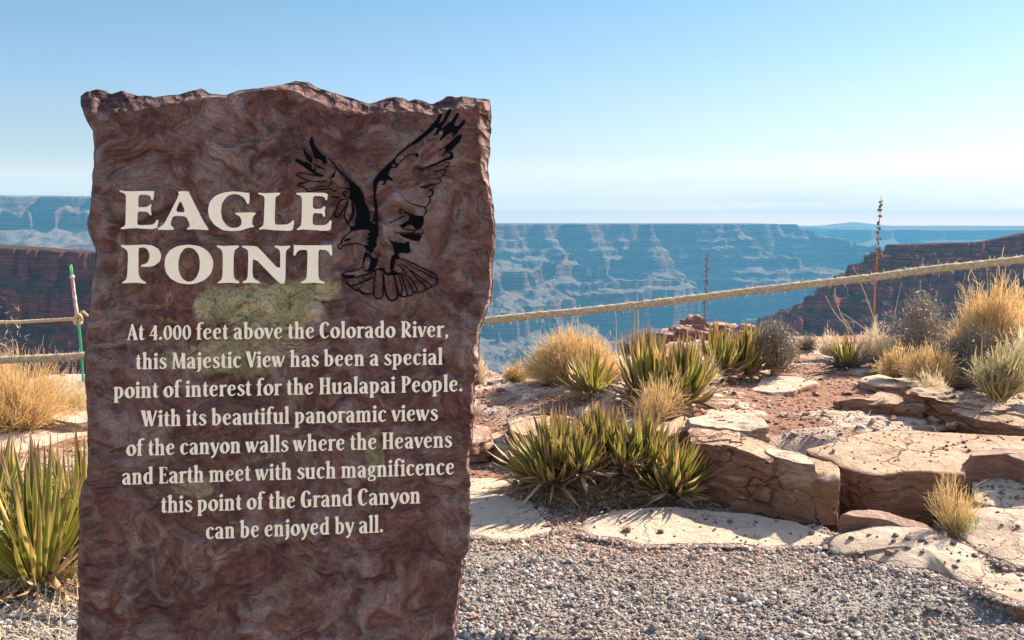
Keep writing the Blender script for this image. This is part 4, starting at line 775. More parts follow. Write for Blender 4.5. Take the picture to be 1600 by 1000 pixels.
# rocky knoll beyond the rim
kn = empty('rock_outcrop', at(1095, 560, 24)); tag(kn, 'dark craggy outcrop poking up beyond the rim behind the agaves', 'rock outcrop')
for i, (px, py, sx, sz) in enumerate([(1068,512,.5,.3),(1085,503,.55,.3),(1118,510,.6,.26),(1040,520,.5,.26),(1148,514,.55,.24),(1079,498,.16,.2),(1175,524,.5,.25),(1015,530,.45,.25)]):
    p = at(px, py, 24 + (i % 3) * .5) - np.array([0, 0, sz * .55])
    o = blob('crag', p, (sx, sx, sz), Rr_, None, None, 300 + i, 4, .5, None, 5.0); o.parent = kn; o.location = Vector(p) - kn.location
    for k in ('label', 'category'):
        if k in o: del o[k]
slab_base = at(1095, 560, 24)
o = blob('crag', slab_base + np.array([0, 1.2, -4.2]), (2.4, 2.2, 4.6), Rr_, None, None, 399, 5, .3, None, 2.0); o.parent = kn; o.location = Vector((0, 1.2, -4.2))
blob('boulder', at(762, 588, 13.0) - np.array([0, 0, .35]), (.38, .4, .62), Rr_, 'dark boulder beyond the rim beside the right edge of the sign', 'boulder', 77, 4, .3, None, 4.0)
# single stones lying on the slabs: px, py, size px, material
ST = [(1388,866,15,'slab_s','round orange-brown stone on the lower edge of the rounded cream slab'), (1399,838,10,'pebbles','pointed dark stone in the middle of the rounded cream slab'), (1418,842,12,'red','brown stone right of the pointed dark stone on the rounded slab'), (1440,845,11,'pebbles','flat dark stone just left of the dry weed'),
      (1330,842,9,'pebbles','dark stone on the upper left of the rounded cream slab'), (1303,864,16,'gravel','grey stone at the left foot of the rounded cream slab'), (1345,866,11,'red','reddish stone below the left part of the rounded slab'), (1268,835,9,'pebbles','dark stone at the right end of the long flat slab'),
      (1033,832,11,'pebbles','dark stone in the middle of the long flat slab'), (980,830,16,'red','flat reddish stone on the left part of the long flat slab'), (1140,816,9,'pebbles','small pointed dark stone on the right half of the long flat slab'), (855,822,12,'red','reddish stone on the right corner of the slab beside the sign'),
      (1203,946,17,'red','largest brown stone lying in the grey gravel'), (1232,942,14,'red','flat pinkish stone touching the largest brown stone in the gravel'), (1218,926,14,'gravel','grey stone just behind the largest brown stone in the gravel'), (1467,956,15,'pebbles','dark grey stone in the gravel near the lower right corner'),
      (1335,968,13,'gravel','pointed grey stone in the gravel below the rounded slab'), (740,968,17,'red','pale pinkish stone in the gravel close to the sign'), (826,955,14,'gravel','white elongated stone in the gravel right of the sign'), (866,862,13,'red','flat brown stone in the gravel below the front agave'),
      (1490,850,11,'pebbles','blue-grey stone at the foot of the dry weed'), (940,965,14,'pebbles','dark stone among a hollow in the grey gravel'), (1375,932,13,'pebbles','dark angular stone in the gravel below the weed shadow')]
mm = {'slab_s': B_, 'pebbles': M['pebbles'], 'red': Rr_, 'gravel': M['gravel']}
bpy.context.view_layer.update()
def drop(px, py):
    """where the sight line through a pixel meets the finished rocks or ground"""
    dg = bpy.context.evaluated_depsgraph_get(); r = Vector(ray(px, py)).normalized()
    o_ = Vector(CAM) + r * 2.9
    hit, loc, nrm, i, ob, mx = SC.ray_cast(dg, o_, r, distance=60)
    return loc if hit else Vector(gpt(px, py))
for i, (px, py, s_, mk, lb) in enumerate(ST):
    p = drop(px, py); w = s_ / F_PX * p[1] * .5
    blob('stone', (p[0], p[1], p[2] + w * .35), (w * 1.15, w, w * .75), mm[mk], lb, 'stone', 500 + i, 3, .25, 'single stones lying on the slabs and gravel')
# ------------------------------------------------------------------ scattered stones
def ico(sub):
    bm = bmesh.new(); bmesh.ops.create_icosphere(bm, subdivisions=sub, radius=1); V = np.array([v.co[:] for v in bm.verts]); Fs = np.array([[v.index for v in f.verts] for f in bm.faces]); bm.free(); return V, Fs
def scatter(name, P, size, flat, mat, label, sub=1):
    V0, F0 = ico(sub); T = []
    for k in range(24):
        r = np.random.default_rng(900 + k); V = V0 * (1 + r.uniform(-.34, .28, (len(V0), 1)))
        V = V * r.uniform(.65, 1.25, 3); T.append(V)
    T = np.array(T); n = len(P); k = rng.integers(0, 24, n); a = rng.uniform(0, 6.28, n); tx = rng.normal(0, .35, n)
    V = T[k]; c, s_ = np.cos(a)[:, None], np.sin(a)[:, None]
    x, y, z = V[..., 0], V[..., 1], V[..., 2] * flat
    y, z = y * np.cos(tx)[:, None] - z * np.sin(tx)[:, None], y * np.sin(tx)[:, None] + z * np.cos(tx)[:, None]
    X = x * c - y * s_; Y = x * s_ + y * c
    V = np.stack([X, Y, z], -1) * size[:, None, None] + P[:, None, :]
    Fs = (F0[None] + (np.arange(n) * len(V0))[:, None, None]).reshape(-1, 3)
    o = mesh(name, V.reshape(-1, 3), Fs, mat); return tag(o, label, None, None, 'stuff')
fr = np.array([gp(px, py, 0) for px, py in [(-900,900),(100,900),(740,850),(920,856),(1080,858),(1290,864),(1370,878),(1430,895),(1500,915),(1600,955),(2100,985)]])
def yfront(x): return np.interp(x, fr[:, 0], fr[:, 1])
n = 128000
x = rng.uniform(-2.6, 4.4, n); y = 2.7 + rng.uniform(0, 1, n) * 2.4
k = (y < yfront(x) + rng.normal(0, .05, n)); x, y = x[k], y[k]
pk = sstep(3.9, 4.5, y + n2(x, y, .6, 3, .5, 90) * .6) * sstep(-1.2, -.2, x) + .55 * sstep(.1, .4, n2(x, y, .5, 4, .6, 97))
bare = n2(x, y, .45, 4, .6, 98); kk = rng.uniform(0, 1, len(x)) > .62 * sstep(.15, .45, bare) * sstep(3.3, 4.1, y); x, y, pk = x[kk], y[kk], pk[kk]
isp = rng.uniform(0, 1, len(x)) < pk * .8
sz = (.0034 + rng.gamma(1.05, .0027, len(x))).clip(0, .027)
P = np.stack([x, y, ground_z(x, y) + sz * rng.uniform(-.1, .8, len(x))], -1)
scatter('gravel', P[~isp], sz[~isp], .75, M['gravel'], 'loose grey gravel covering the ground in front of the slabs')
scatter('red_gravel', P[isp], sz[isp] * .9, .65, M['pinkchips'], 'fine pinkish gravel between the grey gravel and the slabs')
n = 7000; x = U(-.35, 2.4, n) if False else rng.uniform(-.35, 2.4, n); y = yfront(x) + rng.uniform(-.1, .75, n); k = y < 5.35; x, y = x[k], y[k]
sz = (.004 + rng.gamma(1.5, .0024, len(x))).clip(0, .02)
scatter('soil_gravel', np.stack([x, y, ground_z(x, y) + sz * .3], -1), sz, .65, M['pinkchips'], 'pinkish grit in the soil gaps between the pale slabs')
n = 34000
y = 4.4 + rng.beta(1.3, 1.4, n) * 6.0; x = rng.uniform(-.8, .85, n) * y * .95
k = (y > yfront(x) - .05) & (n2(x, y, .8, 3, .5, 91) + rng.uniform(-.5, .5, n) > -.35) & (bedrock(x, y) < rng.uniform(0.05, 1.6, n)); x, y = x[k], y[k]
sz = (.006 + rng.gamma(1.7, .0038, len(x))).clip(0, .035)
P = np.stack([x, y, ground_z(x, y) + sz * .15], -1)
scatter('red_chips', P, sz, .38, M['chips'], 'flat reddish rock chips strewn over the soil behind the slabs')
Q = []
for kx, nn_, zmin in (('E1', 60, 0), ('E3', 30, 0), ('E2', 16, 0), ('B', 110, 0), ('D1', 220, 0), ('D2', 30, 0), ('D3', 40, 0), ('F5', 8, 0), ('F6', 20, 0)):
    T = TOPS[kx]; w = np.linalg.norm(T - T.mean(0), axis=1) + .02; Q.append(T[rng.choice(len(T), nn_, p=w / w.sum())] + rng.normal(0, .01, (nn_, 3)) * [1, 1, 0])
Q = np.concatenate(Q); sz = (.0045 + rng.gamma(1.4, .0025, len(Q))).clip(0, .016)
Q[:, 2] += sz * .2
E_ = []
for kx, nn_ in (('E1', 1500), ('E3', 1500), ('E2', 800), ('D3', 1200), ('D2', 500)):
    T = EDG[kx]; T = T[T[:, 1] < np.median(T[:, 1]) + .02]; q_ = T[rng.integers(0, len(T), nn_)] + np.stack([rng.normal(0, .03, nn_), np.abs(rng.normal(0, .042, nn_)) - .03, np.zeros(nn_)], -1); E_.append(q_)
E_ = np.concatenate(E_); s3 = (.0045 + rng.gamma(1.3, .0026, len(E_))).clip(0, .02); E_[:, 2] = E_[:, 2] - s3 * .2 + .006
scatter('slab_edge_gravel', E_, s3, .7, M['pinkchips'], 'gravel heaped against the front edges of the pale slabs')
scatter('pebbles', Q, sz, .7, M['pebbles'], 'tiny dark pebbles dotted over the pale slabs')
lr = []
for i in range(7):
    o = blob('loose_rock', (0, 0, -50), (1.0, .8, .5), [B_, Rr_, S][i % 3], 'small loose brown rock lying on the soil behind the cream slabs', 'rock', 700 + i, 3, .3, 'small loose rocks on the soil'); lr.append(o)
cnt = 0
for i in range(400):
    y = rng.uniform(4.95, 9.2); x = rng.uniform(-.35, .62) * y
    p0 = np.array([x, y, gz(x, y)]); d_ = p0 - CAM; px_ = 800 + 1500 * (d_ @ RT) / (d_ @ FW)
    hit, loc, nn_, _, ob, _ = SC.ray_cast(bpy.context.evaluated_depsgraph_get(), Vector((x, y, 2.5)), Vector((0, 0, -1)))
    if not hit or ob.name.split('.')[0] not in ('ground',) or px_ < 752: continue
    o = lr[cnt % 7] if cnt < 7 else lr[cnt % 7].copy()
    if cnt >= 7: COL.objects.link(o)
    s_ = .016 + rng.gamma(1.6, .013); o.scale = (s_, s_, s_); o.rotation_euler = (rng.normal(0, .15), rng.normal(0, .15), rng.uniform(0, 6.28)); o.location = (x, y, loc.z + s_ * .22); cnt += 1
    if cnt >= 95: break
# ------------------------------------------------------------------ blades and plants
def blades(base, az, el, L, Wd, curve, seg=6, fold=.25, roll=None, shape='agave', rnd=None):
    n = len(az); t = np.linspace(0, 1, seg + 1)
    e = el[:, None] + curve[:, None] * t[None] ** 1.3; dz = np.sin(e); dh = np.cos(e); azj = az[:, None] + rng.normal(0, .05, n)[:, None] * t[None] * 3
    st = (L / seg)[:, None]
    step = np.stack([dh * np.cos(azj), dh * np.sin(azj), dz], -1) * st[..., None]
    sp_ = np.concatenate([np.zeros((n, 1, 3)), np.cumsum(step[:, :-1] * .5 + step[:, 1:] * .5, 1)], 1) + base[:, None, :]
    side = np.stack([-np.sin(az), np.cos(az), np.zeros(n)], -1)
    if roll is not None:
        up = np.stack([-np.sin(el) * np.cos(az), -np.sin(el) * np.sin(az), np.cos(el)], -1); side = side * np.cos(roll)[:, None] + up * np.sin(roll)[:, None]
    nrm = np.cross(side[:, None, :], step); nrm /= (np.linalg.norm(nrm, axis=-1, keepdims=True) + 1e-9)
    if shape == 'agave': w = np.interp(t, [0, .15, .4, .7, .9, 1], [.95, .85, 1, .72, .28, .03])
    else: w = np.interp(t, [0, .6, 1], [1, .85, .25])
    ww = Wd[:, None] * w[None]
    l = sp_ + side[:, None] * ww[..., None] * .5; r = sp_ - side[:, None] * ww[..., None] * .5; m = sp_ - nrm * (ww * fold)[..., None]
    V = np.stack([l, m, r], 2); z = rnd if rnd is not None else rng.uniform(0, 1, n)
    A = np.zeros(V.shape); A[:, :, 1, 0] = 1; A[..., 1] = t[None, :, None]; A[..., 2] = z[:, None, None]
    g = grid_faces(seg + 1, 3); Fs = (g[None] + (np.arange(n) * (seg + 1) * 3)[:, None, None]).reshape(-1, 4)
    return V.reshape(-1, 3), Fs, A.reshape(-1, 3)
def join(parts):
    o = 0; Vs, Fs, As = [], [], []
    for V, F_, A in parts: Vs.append(V); Fs.append(F_ + o); As.append(A); o += len(V)
    return np.concatenate(Vs), np.concatenate(Fs), np.concatenate(As)
U = rng.uniform; NRM = rng.normal
def agave(px, py, Lpx, label, n=46, dead=34, lean=(0, 0), wide=.085, group='spiky agave rosettes', mats=('agave', 'agave_dead'), Y=None, up=0.0, z=None):
    if z is not None: p = gp(px, py, z)
    else: p = np.array(drop(px, py))
    L0 = Lpx / F_PX * p[1]
    t = empty('agave', p); tag(t, label, 'agave', group)
    k = (np.arange(n) + .5) / n; az = np.arange(n) * 2.39996 + NRM(0, .25, n); el = R(88) - (k ** .8) * R(70 - up) + NRM(0, .11, n)
    base = np.stack([np.cos(az) * .16 * L0 * k, np.sin(az) * .16 * L0 * k, .06 * L0 * (1 - k)], -1) + p
    L = L0 * (.68 + .38 * U(0, 1, n)) * (1 - .12 * k); Wd = L0 * wide * U(.8, 1.15, n); cv = (.15 + .45 * k) * U(.4, 1.2, n)
    elx = el.copy(); azx = az.copy()
    if lean != (0, 0):
        d = np.stack([np.cos(el) * np.cos(az), np.cos(el) * np.sin(az), np.sin(el)], -1) + np.array([lean[0], lean[1], 0]); d /= np.linalg.norm(d, axis=1)[:, None]
        azx = np.arctan2(d[:, 1], d[:, 0]); elx = np.arcsin(d[:, 2])
    V, Fs, A = blades(base, azx, elx, L, Wd, cv, 7, .28, NRM(0, .15, n))
    mesh('leaves', V, Fs, M[mats[0]], t, True, A)
    if dead:
        dead = int(dead * 1.5)
        az = U(0, 6.28, dead); el = U(R(-22), R(34), dead)
        base = np.stack([np.cos(az) * .17 * L0, np.sin(az) * .17 * L0, U(-.02, .1, dead) * L0], -1) + p
        V, Fs, A = blades(base, az, el, L0 * U(.35, .8, dead), L0 * wide * U(.5, .95, dead), U(-.4, 1.3, dead), 6, .35, NRM(0, .6, dead))
        mesh('dead_leaves', V, Fs, M[mats[1]], t, True, A)
    return t
def domebush(px, py, wpx, hpx, label, mat='straw', n=2600, name='dry_bush', cat='bush', group=None, w=.0042, z=None, tips=1.0, squash=.8, inner='grey_twig', lo=10, rag=.62):
    p = gp(px, py, z) if z is not None else np.array(drop(px, py)); sx = wpx / F_PX * p[1] / 2; sz_ = hpx / F_PX * p[1]
    t = empty(name, p); tag(t, label, cat, group)
    n = int(n * 1.25); az = U(0, 6.28, n); el = np.arcsin(U(math.sin(R(lo)), 1, n))
    lump = 1 + fbm(np.stack([np.cos(az) * np.cos(el), np.sin(az) * np.cos(el), np.sin(el)], -1) * 3.0 + px, 4, .65) * rag
    kp = fbm(np.stack([np.cos(az) * np.cos(el), np.sin(az) * np.cos(el), np.sin(el)], -1) * 3.4 + px * .7 + 9, 3, .6) + U(-.25, .25, n) > (-.22 if rag > .4 else -.6)
    az, el, lump = az[kp], el[kp], lump[kp]; n = len(az); lump = lump * np.where(U(0, 1, n) < .06, U(1.05, 1.3, n), U(.85, 1.03, n))
    D = np.stack([np.cos(el) * np.cos(az) * sx, np.cos(el) * np.sin(az) * sx * squash, np.sin(el) * sz_], -1) * lump[:, None]
    Ld = np.linalg.norm(D, axis=1); az2 = np.arctan2(D[:, 1], D[:, 0]); el2 = np.arcsin(D[:, 2] / Ld)
    b0 = np.stack([NRM(0, .1, n) * sx, NRM(0, .1, n) * sx, np.zeros(n)], -1) + p
    main = blades(b0[:n//3], az2[:n//3], el2[:n//3] - .15, Ld[:n//3] * U(.75, 1, n//3), np.full(n//3, w), U(-.1, .5, n//3), 5, .1, U(-1.5, 1.5, n//3), 'g')
    # fine branching tips through the outer shell
    f = U(.35, .93, n) ** .7; bs = p + D * f[:, None]; q = n
    tl_ = U(.12, .3, q) * (sx + sz_) * .45 * tips
    tipb = blades(bs, az2 + NRM(0, .6, q), np.clip(el2 + NRM(.1, .5, q), -.3, 1.5), tl_, np.full(q, w * .9), NRM(0, .6, q), 3, .1, U(-1.5, 1.5, q), 'g')
    mesh('stems', *join([main, tipb])[:2], M[mat], t, False, join([main, tipb])[2])
    nb_ = 110; az = U(0, 6.28, nb_); el = U(.3, 1.5, nb_)
    V, Fs, A = blades(np.repeat(p[None], nb_, 0), az, el, min(sx, sz_) * U(.4, .95, nb_), w * U(1, 2.2, nb_), NRM(0, .4, nb_), 5, .3, None, 'g')
    mesh('branches', V, Fs, M[inner], t, False, A)
    return t
def shrub(px, py, wpx, hpx, label, n=4200, z=None, trunk=0, mat='grey_twig', cat='shrub', leafw=.005, leafl=.035, group=None, cl=34):
    p = gp(px, py, z) if z is not None else np.array(drop(px, py)); sx = wpx / F_PX * p[1] / 2; sz_ = hpx / F_PX * p[1]
    t = empty('shrub', p); tag(t, label, cat, group)
    az = U(0, 6.28, cl); el = np.arcsin(U(.05, 1, cl)); rr = U(.55, 1, cl)
    C_ = np.stack([np.cos(el) * np.cos(az) * sx * rr, np.cos(el) * np.sin(az) * sx * .8 * rr, trunk * sz_ + np.sin(el) * sz_ * (1 - trunk) * rr * .9], -1)
    # branches to each clump
    bl = []
    for c in C_:
        L = np.linalg.norm(c); a = math.atan2(c[1], c[0]); e = math.asin(c[2] / L)
        bl.append((a, e, L))
    bl = np.array(bl); rep = 3; bl = np.repeat(bl, rep, 0); m_ = len(bl)
    V, Fs, A = blades(np.repeat(p[None], m_, 0) + NRM(0, .012, (m_, 3)) * [1, 1, 0], bl[:, 0] + NRM(0, .12, m_), bl[:, 1] - .1 + NRM(0, .1, m_), bl[:, 2] * U(.8, 1.05, m_), np.full(m_, .012), U(0, .3, m_), 6, .4, U(-1, 1, m_), 'g')
    mesh('branches', V, Fs, M['grey_twig'], t, False, A)
    k = rng.integers(0, cl, n); off_ = NRM(0, .17, (n, 3)) * [sx, sx, sz_ * .8]; bs = p + C_[k] + off_; bs[:, 2] = np.maximum(bs[:, 2], p[2] + .01)
    V, Fs, A = blades(bs, U(0, 6.28, n), U(-.2, 1.5, n), U(.5, 1.3, n) * leafl, np.full(n, leafw) * U(.6, 1.3, n), NRM(0, .5, n), 2, .2, U(-1.5, 1.5, n), 'g')
    mesh('twigs', V, Fs, M[mat], t, False, A)
    if trunk:
        tb = tube([p + np.array([0, 0, -.03]), p + np.array([.01, 0, trunk * sz_ * .5]), p + np.array([-.01, 0, trunk * sz_ * 1.3])], [.05, .035, .025], 10, .012)
        mesh('trunk', *tb, M['bark'], t, True)
    return t
def tube(pts, rad, ns=8, nz=0, sub=1):
    pts = np.array(pts, float); rad = np.array(rad, float)
    T = np.gradient(pts, axis=0); T /= np.linalg.norm(T, axis=1)[:, None]
    up = np.array([0, 0, 1.0]) if abs(T[0, 2]) < .8 else np.array([0, 1.0, 0])
    a = np.cross(T, up); a /= np.linalg.norm(a, axis=1)[:, None]; b = np.cross(T, a)
    th = np.linspace(0, 2 * np.pi, ns, endpoint=False)
    V = pts[:, None] + (a[:, None] * np.cos(th)[None, :, None] + b[:, None] * np.sin(th)[None, :, None]) * rad[:, None, None]
    if nz: V = V + fbm(V * 30, 3)[..., None] * nz
    V = V.reshape(-1, 3); Fs = [list(f) for f in grid_faces(len(pts), ns, True)] + [list(range(ns))[::-1], [(len(pts) - 1) * ns + i for i in range(ns)]]
    return V, Fs
def smooth_path(P, n):
    P = np.array(P, float); d = np.r_[0, np.cumsum(np.linalg.norm(np.diff(P, axis=0), axis=1))]; out = np.array(cr([tuple(p) for p in P], 8)); d = np.r_[0, np.cumsum(np.linalg.norm(np.diff(out, axis=0), axis=1))]
    t = np.linspace(0, d[-1], n); return np.stack([np.interp(t, d, out[:, i]) for i in range(3)], -1)
# front agave clump on its mound
agave(866, 750, 120, 'leftmost green agave of the front clump, its leaves pointing at the sign', 120, 70, (-.14, -.12))
agave(935, 712, 92, 'agave at the back of the front clump', 84, 36, (0, .05), up=22)
agave(1003, 738, 112, 'agave in the right middle of the front clump, ringed by tan dead leaves', 96, 66, (.05, -.05), up=16)
agave(1050, 766, 100, 'lowest agave at the right end of the front clump, leaning right over the ledge', 86, 54, (.3, -.15))
agave(905, 738, 84, 'small agave squeezed between the leftmost and rear rosettes of the front clump', 60, 40, (-.05, -.05), up=15)
agave(968, 728, 84, 'small agave wedged in the middle of the front clump', 60, 40, (0, -.05), up=20)
ag = empty('root_mound', gp(945, 790, .05)); tag(ag, 'mound of dead leaf bases and roots under the front agave clump', 'root mound')
n = 2600; a = U(0, 6.28, n); r_ = np.sqrt(U(0, 1, n)); cx, cy_ = .5, 5.5
bs = np.stack([cx + np.cos(a) * r_ * .5, cy_ + np.sin(a) * r_ * .3, np.zeros(n)], -1); bs[:, 2] = ground_z(bs[:, 0], bs[:, 1]) + U(-.01, .02, n)
V, Fs, A = blades(bs, U(3.3, 6.1, n), U(-.9, .7, n), U(.03, .13, n), U(.004, .013, n), U(-1, .8, n), 4, .3, U(-1.5, 1.5, n), 'g')
mesh('dead_roots', V, Fs, M['agave_dead'], ag, False, A)
n = 1100; a = U(3.2, 6.2, n); bs = np.stack([cx + U(-.42, .42, n), cy_ - U(.02, .36, n), np.zeros(n)], -1); bs[:, 2] = ground_z(bs[:, 0], bs[:, 1]) + U(0, .02, n)
V, Fs, A = blades(bs, a, U(-.5, .5, n), U(.015, .05, n), U(.004, .016, n), U(-1, .8, n), 2, .3, U(-1.5, 1.5, n), 'g')
mesh('litter', V, Fs, M['agave_grey'], ag, False, A)
# middle agaves
agave(925, 612, 74, 'agave behind the front clump, just right of the golden domed bush', 62, 30, z=.36)
agave(1012, 622, 112, 'tall agave at the left of the big middle clump', 84, 40, (-.05, 0), up=30, z=.38)
agave(1065, 628, 112, 'tall agave at the right of the big middle clump', 84, 40, (.1, 0), up=26, z=.38)
agave(1120, 586, 86, 'agave beside the big middle clump, below the dark flower stalk', 64, 30, up=22, z=.36)
agave(1165, 582, 88, 'agave just left of the small trunked shrub', 64, 30, (.08, 0), up=22, z=.36)
agave(1322, 572, 56, 'small agave with a skirt of grey dead leaves below the tall flower stalk', 30, 40, up=30, z=.36, mats=('agave', 'agave_grey'), wide=.12)
# left agaves
agave(62, 905, 232, 'largest agave in front at the left edge, its leaves splayed beside the sign', 76, 60, (.06, -.05), wide=.05, up=12, z=.02)
agave(-45, 880, 235, 'agave cut off by the left edge of the photo', 70, 46, wide=.05, up=15, z=.02)
agave(128, 850, 190, 'agave partly hidden behind the left edge of the sign', 70, 46, wide=.05, up=20, z=.03)
agave(20, 800, 120, 'smaller agave behind the large ones at the left edge', 50, 30, wide=.08, up=15, z=.04)
# bushes
domebush(893, 598, 160, 84, 'golden domed dry bush at the rim right of the sign', 'straw', 5200, w=.0048, z=.34, rag=.22)
domebush(805, 596, 52, 30, 'small low tan tuft at the rim beside the golden domed bush', 'straw', 900, w=.005, z=.32)
domebush(745, 602, 40, 52, 'tan dry tuft peeking out at the right edge of the sign', 'straw_pale', 800, w=.005, z=.3)
domebush(1003, 560, 74, 46, 'dark grey-brown twiggy bush behind the tall middle agaves', 'grey_twig', 2200, w=.005, z=.3)
domebush(1030, 655, 92, 74, 'straw-coloured grass tuft in front of the tall middle agaves', 'straw', 520, 'grass_tuft', 'grass tuft', w=.0035, z=.36, tips=1.5)
shrub(1212, 584, 74, 74, 'small grey-brown shrub on a short bare trunk', 3600, z=.36, trunk=.4, leafl=.04, leafw=.006)
shrub(1425, 565, 125, 98, 'broad grey shrub behind the yellow bush, right of the tall flower stalk', 6000, z=.38, leafl=.05, leafw=.007)
domebush(1548, 585, 130, 138, 'tall golden dry grass bush at the right edge', 'straw', 5200, w=.005, z=.4, tips=1.1, lo=18, rag=.35)
domebush(1452, 600, 90, 64, 'low yellow dry bush in front of the broad grey shrub', 'straw', 2400, w=.0048, z=.38)
shrub(1520, 598, 110, 84, 'dark twiggy shrub between the yellow bush and the olive clump', 3400, z=.38, leafl=.06, leafw=.006)
domebush(1365, 568, 60, 60, 'thin straw tuft around the foot of the tall flower stalk', 'straw_pale', 900, 'grass_tuft', 'grass tuft', w=.005, z=.38, tips=1.4)
domebush(1262, 548, 44, 26, 'tiny grey tuft at the rim left of the small agave', 'grey_twig', 700, w=.006, z=.34)
domebush(1560, 628, 110, 82, 'olive clump of narrow leaves at the right edge above the layered ledge', 'olive', 900, 'grass_tuft', 'grass clump', w=.009, z=.42, tips=1.6, lo=30, inner='straw')
domebush(1455, 622, 56, 44, 'small sparse tuft with green tips between the flat slab and the layered ledge', 'straw_pale', 420, 'grass_tuft', 'grass tuft', w=.004, z=.4, tips=1.5)
domebush(1612, 610, 80, 110, 'pale dry bush cut off by the right edge of the photo', 'straw_pale', 1500, w=.006, z=.42)
shrub(1478, 590, 90, 62, 'low dark brush filling the gap behind the yellow bush', 2600, z=.4, leafl=.06, leafw=.006)
domebush(1600, 575, 90, 110, 'tan dry grass bush at the right edge behind the pale one', 'straw', 2600, w=.0055, z=.42, tips=1.4, lo=20)
domebush(1400, 590, 60, 46, 'yellowish dry tuft right of the small agave', 'straw', 1300, w=.005, z=.38, tips=1.3)
domebush(1298, 556, 50, 34, 'dry brown tuft at the rim left of the small agave skirt', 'straw_pale', 800, w=.005, z=.36)
domebush(1090, 600, 80, 46, 'dry grass between the tall middle agaves', 'straw_pale', 900, 'grass_tuft', 'grass tuft', w=.004, z=.37, tips=1.5)
wd = domebush(1490, 838, 92, 96, 'spindly golden dry weed growing between the cream slabs', 'straw', 620, 'dry_weed', 'weed', w=.0026, z=.06, tips=1.3, lo=30)
p = np.array(wd.location); n = 260; bs = np.stack([p[0] + U(-.04, .1, n), p[1] + U(-.05, .05, n), p[2] + U(0, .12, n)], -1)
V, Fs, A = blades(bs, U(0, 6.28, n), U(.4, 1.4, n), U(.015, .04, n), np.full(n, .005), NRM(0, .4, n), 2, .2, U(-1.5, 1.5, n), 'g')
mesh('green_sprigs', V, Fs, M['green_sprig'], wd, False, A)
domebush(28, 672, 210, 118, 'wide tangled tan dry bush left of the sign, under the ropes', 'straw', 4200, w=.0042, z=.06)
shrub(10, 665, 130, 175, 'bare tall twiggy bush sticking up through the ropes at the left edge', 700, z=.06, mat='straw_pale', leafl=.06, leafw=.003)
domebush(108, 650, 90, 62, 'pale grey dry bush between the green stake and the sign', 'straw_pale', 2200, w=.0042, z=.1)
# thin dry grass around the left agaves
n = 3600; y = U(3.3, 6.6, n); x = U(-2.4, -.95, n); bs = np.stack([x, y, ground_z(x, y)], -1)
V, Fs, A = blades(bs, U(0, 6.28, n), U(.1, 1.4, n), U(.04, .16, n), U(.0015, .0035, n), NRM(-.3, .6, n), 4, .1, U(-1.5, 1.5, n), 'g')
tag(mesh('dry_grass', V, Fs, M['straw_pale'], None, False, A), 'sparse straw litter around the agaves left of the sign', kind='stuff')
n = 1300; y = U(4.3, 9.5, n); x = U(-.05, .6, n) * y; k = n2(x, y, .7, 3, .5, 95) > .12; x, y = x[k], y[k]; n = len(x); bs = np.stack([x, y, ground_z(x, y)], -1)
V, Fs, A = blades(bs, U(0, 6.28, n), U(-.1, .8, n), U(.03, .12, n), U(.0015, .004, n), NRM(-.3, .6, n), 3, .1, U(-1.5, 1.5, n), 'g')
tag(mesh('dry_litter', V, Fs, M['straw_pale'], None, False, A), 'scattered dry stalks and litter on the red soil', kind='stuff')
# ------------------------------------------------------------------ flower stalks
def podmesh():
    V, Fs = ico(2); V = V * [1, 1, 1.5]; me = bpy.data.meshes.new('seed_pod'); me.from_pydata(V.tolist(), [], Fs.tolist()); me.materials.append(M['pod']); return me
PM = podmesh()
def stalk(pts, r0, r1, t0, npod, ps, mat, label):
    P = smooth_path(pts, 30); t = empty('flower_stalk', P[0]); tag(t, label, 'flower stalk')
    V, Fs = tube(P, np.linspace(r0, r1, 30), 8); mesh('stem', V, Fs, mat, t, True)
    for i in range(npod):
        f = t0 + (1 - t0) * (i + .5) / npod; q = P[min(29, int(f * 29))]; a = i * 2.4 + U(0, 1); rr = r1 + ps * U(1.2, 2.6) * (1.2 - .8 * (f - t0) / (1 - t0))
        o = bpy.data.objects.new('seed_pod', PM); COL.objects.link(o); o.parent = t
        s_ = ps * U(.7, 1.25); o.scale = (s_, s_, s_); o.location = Vector(q - P[0]) + Vector((math.cos(a) * rr, math.sin(a) * rr, U(-.01, .02))); o.rotation_euler = (U(-.5, .5), U(-.5, .5), 0)
    return t
stalk([at(1364, 548, 9.3), at(1366, 480, 9.3), at(1371, 390, 9.3), at(1377, 306, 9.3)], .011, .003, .5, 36, .0095, M['stalk'], 'tall orange flower stalk with dark seed pods rising above the horizon')
stalk([at(1099, 545, 9.0), at(1101, 480, 9.0), at(1104, 430, 9.0), at(1105, 396, 9.0)], .006, .0025, .3, 24, .008, M['stalk_dark'], 'short dark flower stalk against the blue canyon above the middle agaves')
